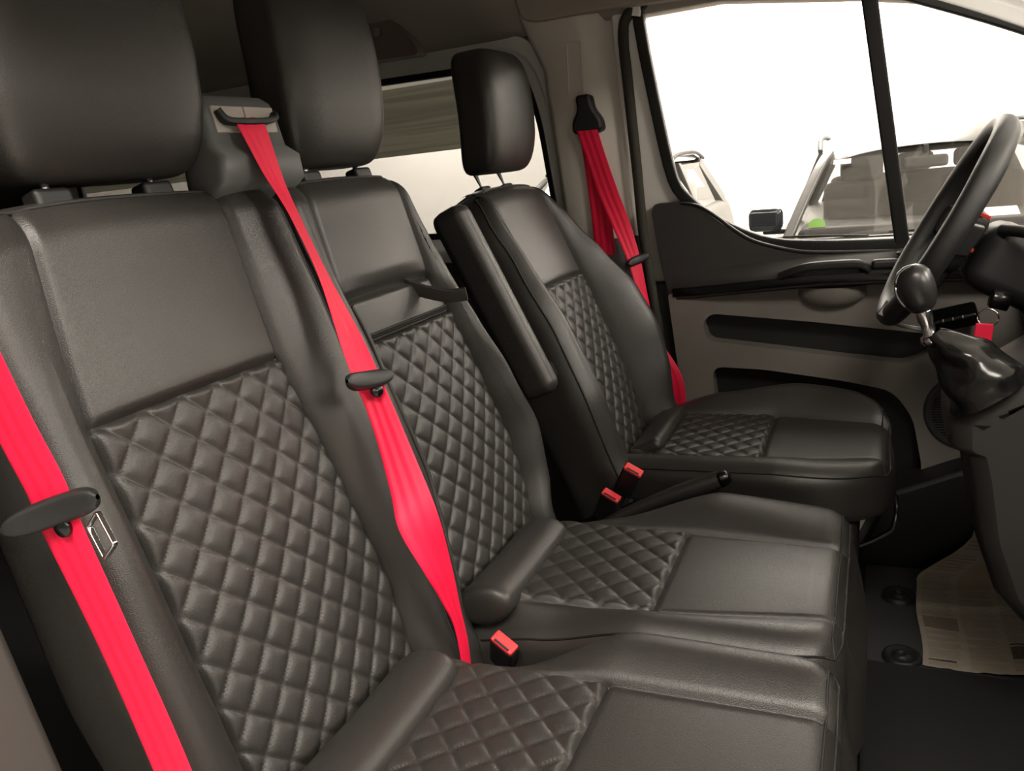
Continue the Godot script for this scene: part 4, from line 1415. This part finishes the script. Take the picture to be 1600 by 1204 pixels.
	a.rbox(V(1.20, 0.6, 0.14), 0.06, Transform3D(Basis(Vector3(1, 0, 0), -0.2), V(0, 0.93, -1.25)))
	var rs := put(a, "rear_seat", M.car_seat, o)
	for x in [-0.38, 0.0, 0.38]:
		a = Acc.new()
		a.rbox(V(0.25, 0.13, 0.08), 0.035, Transform3D(Basis(), V(x, 1.29, -1.33)))
		put(a, "rear_headrest", M.car_seat, rs)
	a = Acc.new()
	a.rbox(V(0.24, 0.07, 0.04), 0.02, Transform3D(Basis(), V(0, 1.33, 0.16)))
	a.rbox(V(0.03, 0.10, 0.03), 0.01, Transform3D(Basis(), V(0, 1.38, 0.14)))
	put(a, "rear_view_mirror", M.car_dash, o)
	a = Acc.new()
	a.lathe(poly([0.0, 0.004, 0.045, 0.004, 0.046, 0.0, 0.0, 0.0]), 24, Transform3D(Basis(Vector3(1, 0, 0), 0.9), V(-0.575, 1.045, 0.705)))
	put(a, "round_sticker", M.sticker_green, o, "green round windscreen sticker")
	a = Acc.new()
	a.rbox(V(0.10, 0.05, 0.004), 0.001, Transform3D(Basis(Vector3(1, 0, 0), -1.02), V(-0.46, 1.372, 0.165)))
	put(a, "corner_sticker", M.paper_white, o)
	a = Acc.new()
	a.rbox(V(0.26, 0.004, 0.18), 0.001, Transform3D(Basis(Vector3(1, 0, 0), 0.25), V(0.30, 1.045, 0.62)))
	put(a, "paper_sheet", M.paper_white, o, "white sheet on the dashboard")

func panel_light(at: Vector3, size: Vector2, energy: float, where: String) -> void:
	var o := thing("ceiling_lamp", "white LED panel in the showroom ceiling " + where, "lamp", "showroom ceiling panels")
	o.position = at
	var a := Acc.new()
	a.rbox(V(size.x, 0.03, size.y), 0.01, Transform3D())
	put(a, "diffuser", M.lamp_glow, o)
	var l := AreaLight3D.new()
	l.name = "lamp_light"
	l.area_size = size
	l.light_energy = energy
	l.light_color = Color(1.0, 0.965, 0.912)
	l.shadow_enabled = true
	l.area_range = 30.0
	l.rotation.x = -PI * 0.5
	l.position = V(0, -0.03, 0)
	o.add_child(l)

func build_showroom() -> void:
	var G := -0.5
	var a := Acc.new()
	a.rbox(V(16, 0.1, 16), 0.01, Transform3D(Basis(), V(0, G - 0.05, -1)))
	setting_mesh(a, "floor_showroom", M.show_floor, "pale showroom floor outside the van")
	a = Acc.new()
	a.rbox(V(16, 0.1, 16), 0.01, Transform3D(Basis(), V(0, 3.35, -1)))
	setting_mesh(a, "ceiling_showroom", M.show_wall, "white showroom ceiling")
	var walls := {"wall_back": [V(16, 3.9, 0.1), V(0, 1.4, -8.6)], "wall_near": [V(16, 3.9, 0.1), V(0, 1.4, 6.6)], "wall_far_rear": [V(0.1, 3.9, 15.3), V(-7.9, 1.4, -1)], "wall_far_front": [V(0.1, 3.9, 15.3), V(7.9, 1.4, -1)]}
	for k in walls:
		a = Acc.new()
		a.rbox(walls[k][0], 0.01, Transform3D(Basis(), walls[k][1]))
		setting_mesh(a, k, M.show_wall if k == "wall_back" else M.show_grey, "showroom wall")
	var o := thing("parked_car", "white car parked facing the van, green sticker on its windscreen", "car", "cars outside")
	build_car(o)
	o.position = V(0.80, G, -4.45)
	var c2 := o.duplicate() as Node3D
	c2.name = numbered("parked_car")
	add_child(c2)
	c2.position = V(-1.79, G, -6.2)
	c2.set_meta("label", "second white car mostly hidden behind the driver door frame")
	o = thing("hanging_panel", "streaked grey-green panel outside, seen through the rear side window", "panel")
	a = Acc.new()
	a.rbox(V(4.2, 0.46, 0.05), 0.008, Transform3D(Basis(), V(-4.0, 1.44, -4.0)))
	put(a, "sheet", M.streaks, o)
	a = Acc.new()
	a.rbox(V(4.2, 0.05, 0.06), 0.008, Transform3D(Basis(), V(-4.0, 1.69, -4.0)))
	put(a, "top_rail", M.show_wall, o)
	for x in [-5.9, -2.1]:
		a = Acc.new()
		a.tube(PackedVector3Array([V(x, 1.70, -4.0), V(x, 3.32, -4.0)]), 0.008, 6)
		put(a, "hanger_rod", M.steel, o)

func more_materials() -> void:
	M.grey_tower = mat(Color(0.33, 0.335, 0.335), 0.5)
	M.face_plate = mat(Color(0.62, 0.60, 0.57), 0.55)
	M.white_print = mat(Color(0.8, 0.8, 0.8), 0.5)
	M.red_mark = mat(Color(0.75, 0.16, 0.10), 0.4)
	M.wheel_grip = grain(mat(Color(0.13, 0.13, 0.13), 0.42), noise_image(0.16, FastNoiseLite.TYPE_CELLULAR, 4), 0.03, 0.35)
	M.knob = mat(Color(0.12, 0.118, 0.115), 0.33)
	M.near_trim = mat(Color(0.21, 0.198, 0.188), 0.6)
	M.console = mat(Color(0.16, 0.152, 0.145), 0.55)
	M.boot = mat(Color(0.07, 0.068, 0.066), 0.2)
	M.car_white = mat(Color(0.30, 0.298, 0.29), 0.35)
	M.car_mirror = mat(Color(0.10, 0.12, 0.15), 0.08)
	M.car_dash = mat(Color(0.22, 0.21, 0.20), 0.8)
	M.car_seat = mat(Color(0.30, 0.27, 0.24), 0.85)
	M.sticker_green = mat(Color(0.42, 0.60, 0.24), 0.5)
	M.paper_white = mat(Color(0.93, 0.93, 0.92), 0.8)
	M.show_floor = mat(Color(0.72, 0.71, 0.69), 0.35)
	M.show_grey = mat(Color(0.50, 0.49, 0.475), 0.85)
	M.show_wall = mat(Color(0.94, 0.93, 0.915), 0.85)
	var g := mat(Color(0.45, 0.44, 0.42, 0.06), 0.04)
	g.transparency = BaseMaterial3D.TRANSPARENCY_ALPHA
	M.car_glass = g
	g = mat(Color(0.20, 0.20, 0.18, 0.34), 0.02)
	g.transparency = BaseMaterial3D.TRANSPARENCY_ALPHA
	M.glass_tint = g
	var lg := mat(Color(0.95, 0.95, 0.95), 0.5)
	lg.emission_enabled = true
	lg.emission = Color(1.0, 0.96, 0.90)
	lg.emission_energy_multiplier = 2.0
	M.lamp_glow = lg
	# streaked sheet: colours drawn out sideways
	var f := FastNoiseLite.new()
	f.seed = 21
	f.noise_type = FastNoiseLite.TYPE_SIMPLEX
	f.frequency = 0.02
	f.fractal_octaves = 4
	var im := Image.create(256, 256, false, Image.FORMAT_RGB8)
	for y in 256:
		for x in 256:
			var s := f.get_noise_2d(x * 0.12, y * 1.6) * 0.5 + 0.5
			var h := f.get_noise_2d(x * 0.08 + 90.0, y * 0.8 + 40.0) * 0.5 + 0.5
			var c := Color(0.44, 0.44, 0.39).lerp(Color(0.56, 0.58, 0.51), smoothstep(0.25, 0.75, s)).lerp(Color(0.48, 0.43, 0.385), h * 0.5)
			im.set_pixel(x, y, c)
	var st := mat(Color.WHITE, 0.7)
	st.albedo_texture = ImageTexture.create_from_image(im)
	st.uv1_triplanar = true
	st.uv1_world_triplanar = true
	st.uv1_scale = Vector3(0.5, 1.6, 0.5)
	M.streaks = st
	# newsprint: grey columns, pictures and rules on warm paper
	var rg := RandomNumberGenerator.new()
	rg.seed = 77
	im = Image.create(512, 640, false, Image.FORMAT_RGB8)
	im.fill(Color(0.60, 0.57, 0.52))
	for col in 5:
		var x0 := 14 + col * 100
		var y := 12
		while y < 620:
			var kind := rg.randi_range(0, 9)
			if kind == 0:
				var hh := rg.randi_range(50, 110)
				im.fill_rect(Rect2i(x0, y, 88, mini(hh, 630 - y)), Color(0.30, 0.27, 0.24).lerp(Color(0.6, 0.55, 0.48), rg.randf()))
				y += hh + 8
			elif kind == 1:
				im.fill_rect(Rect2i(x0, y, rg.randi_range(40, 86), 9), Color(0.25, 0.22, 0.2))
				y += 18
			else:
				for k in rg.randi_range(4, 12):
					if y > 622:
						break
					im.fill_rect(Rect2i(x0, y, rg.randi_range(70, 88), 2), Color(0.50, 0.46, 0.41))
					y += 5
				y += 6
	var nm := mat(Color.WHITE, 0.9)
	nm.albedo_texture = ImageTexture.create_from_image(im)
	M.news = nm

func _ready() -> void:
	# camera, environment, lights
	var cam := Camera3D.new()
	cam.name = "camera"
	cam.fov = 51.38
	cam.near = 0.02
	cam.far = 60.0
	cam.position = V(0.5319, 1.0208, 1.2360)
	cam.rotation_degrees = V(-14.891, 25.151, -5.976)
	add_child(cam)
	cam.current = true
	var we := WorldEnvironment.new()
	we.name = "environment"
	var e := Environment.new()
	e.background_mode = Environment.BG_COLOR
	e.background_color = Color(0.02, 0.02, 0.02)
	e.tonemap_mode = Environment.TONE_MAPPER_LINEAR
	e.tonemap_exposure = 1.0
	e.sdfgi_enabled = true
	e.ssao_enabled = true
	e.ssil_enabled = true
	we.environment = e
	add_child(we)
	make_materials()
	more_materials()
	for q in [[-4.6, -7.3, 26.0, "beyond the rear of the van"], [0.2, -7.3, 44.0, "at the wall behind the parked car"], [4.6, -7.3, 44.0, "at the wall beyond the bonnet"], [1.4, -3.2, 5.0, "above the parked car"], [-4.0, 3.4, 6.0, "on the open door side by the rear"], [1.0, 2.4, 22.0, "on the open door side by the seats"], [5.4, 2.6, 36.0, "on the open door side by the bonnet"], [5.4, -3.6, 12.0, "ahead of the driver side"], [5.4, -0.6, 42.0, "in front of the windscreen"]]:
		panel_light(V(q[0], 3.26, q[1]), Vector2(2.4, 1.2), q[2], q[3])
	build_van()
	build_door()
	build_seats()
	build_tower()
	build_belts()
	build_controls()
	build_showroom()
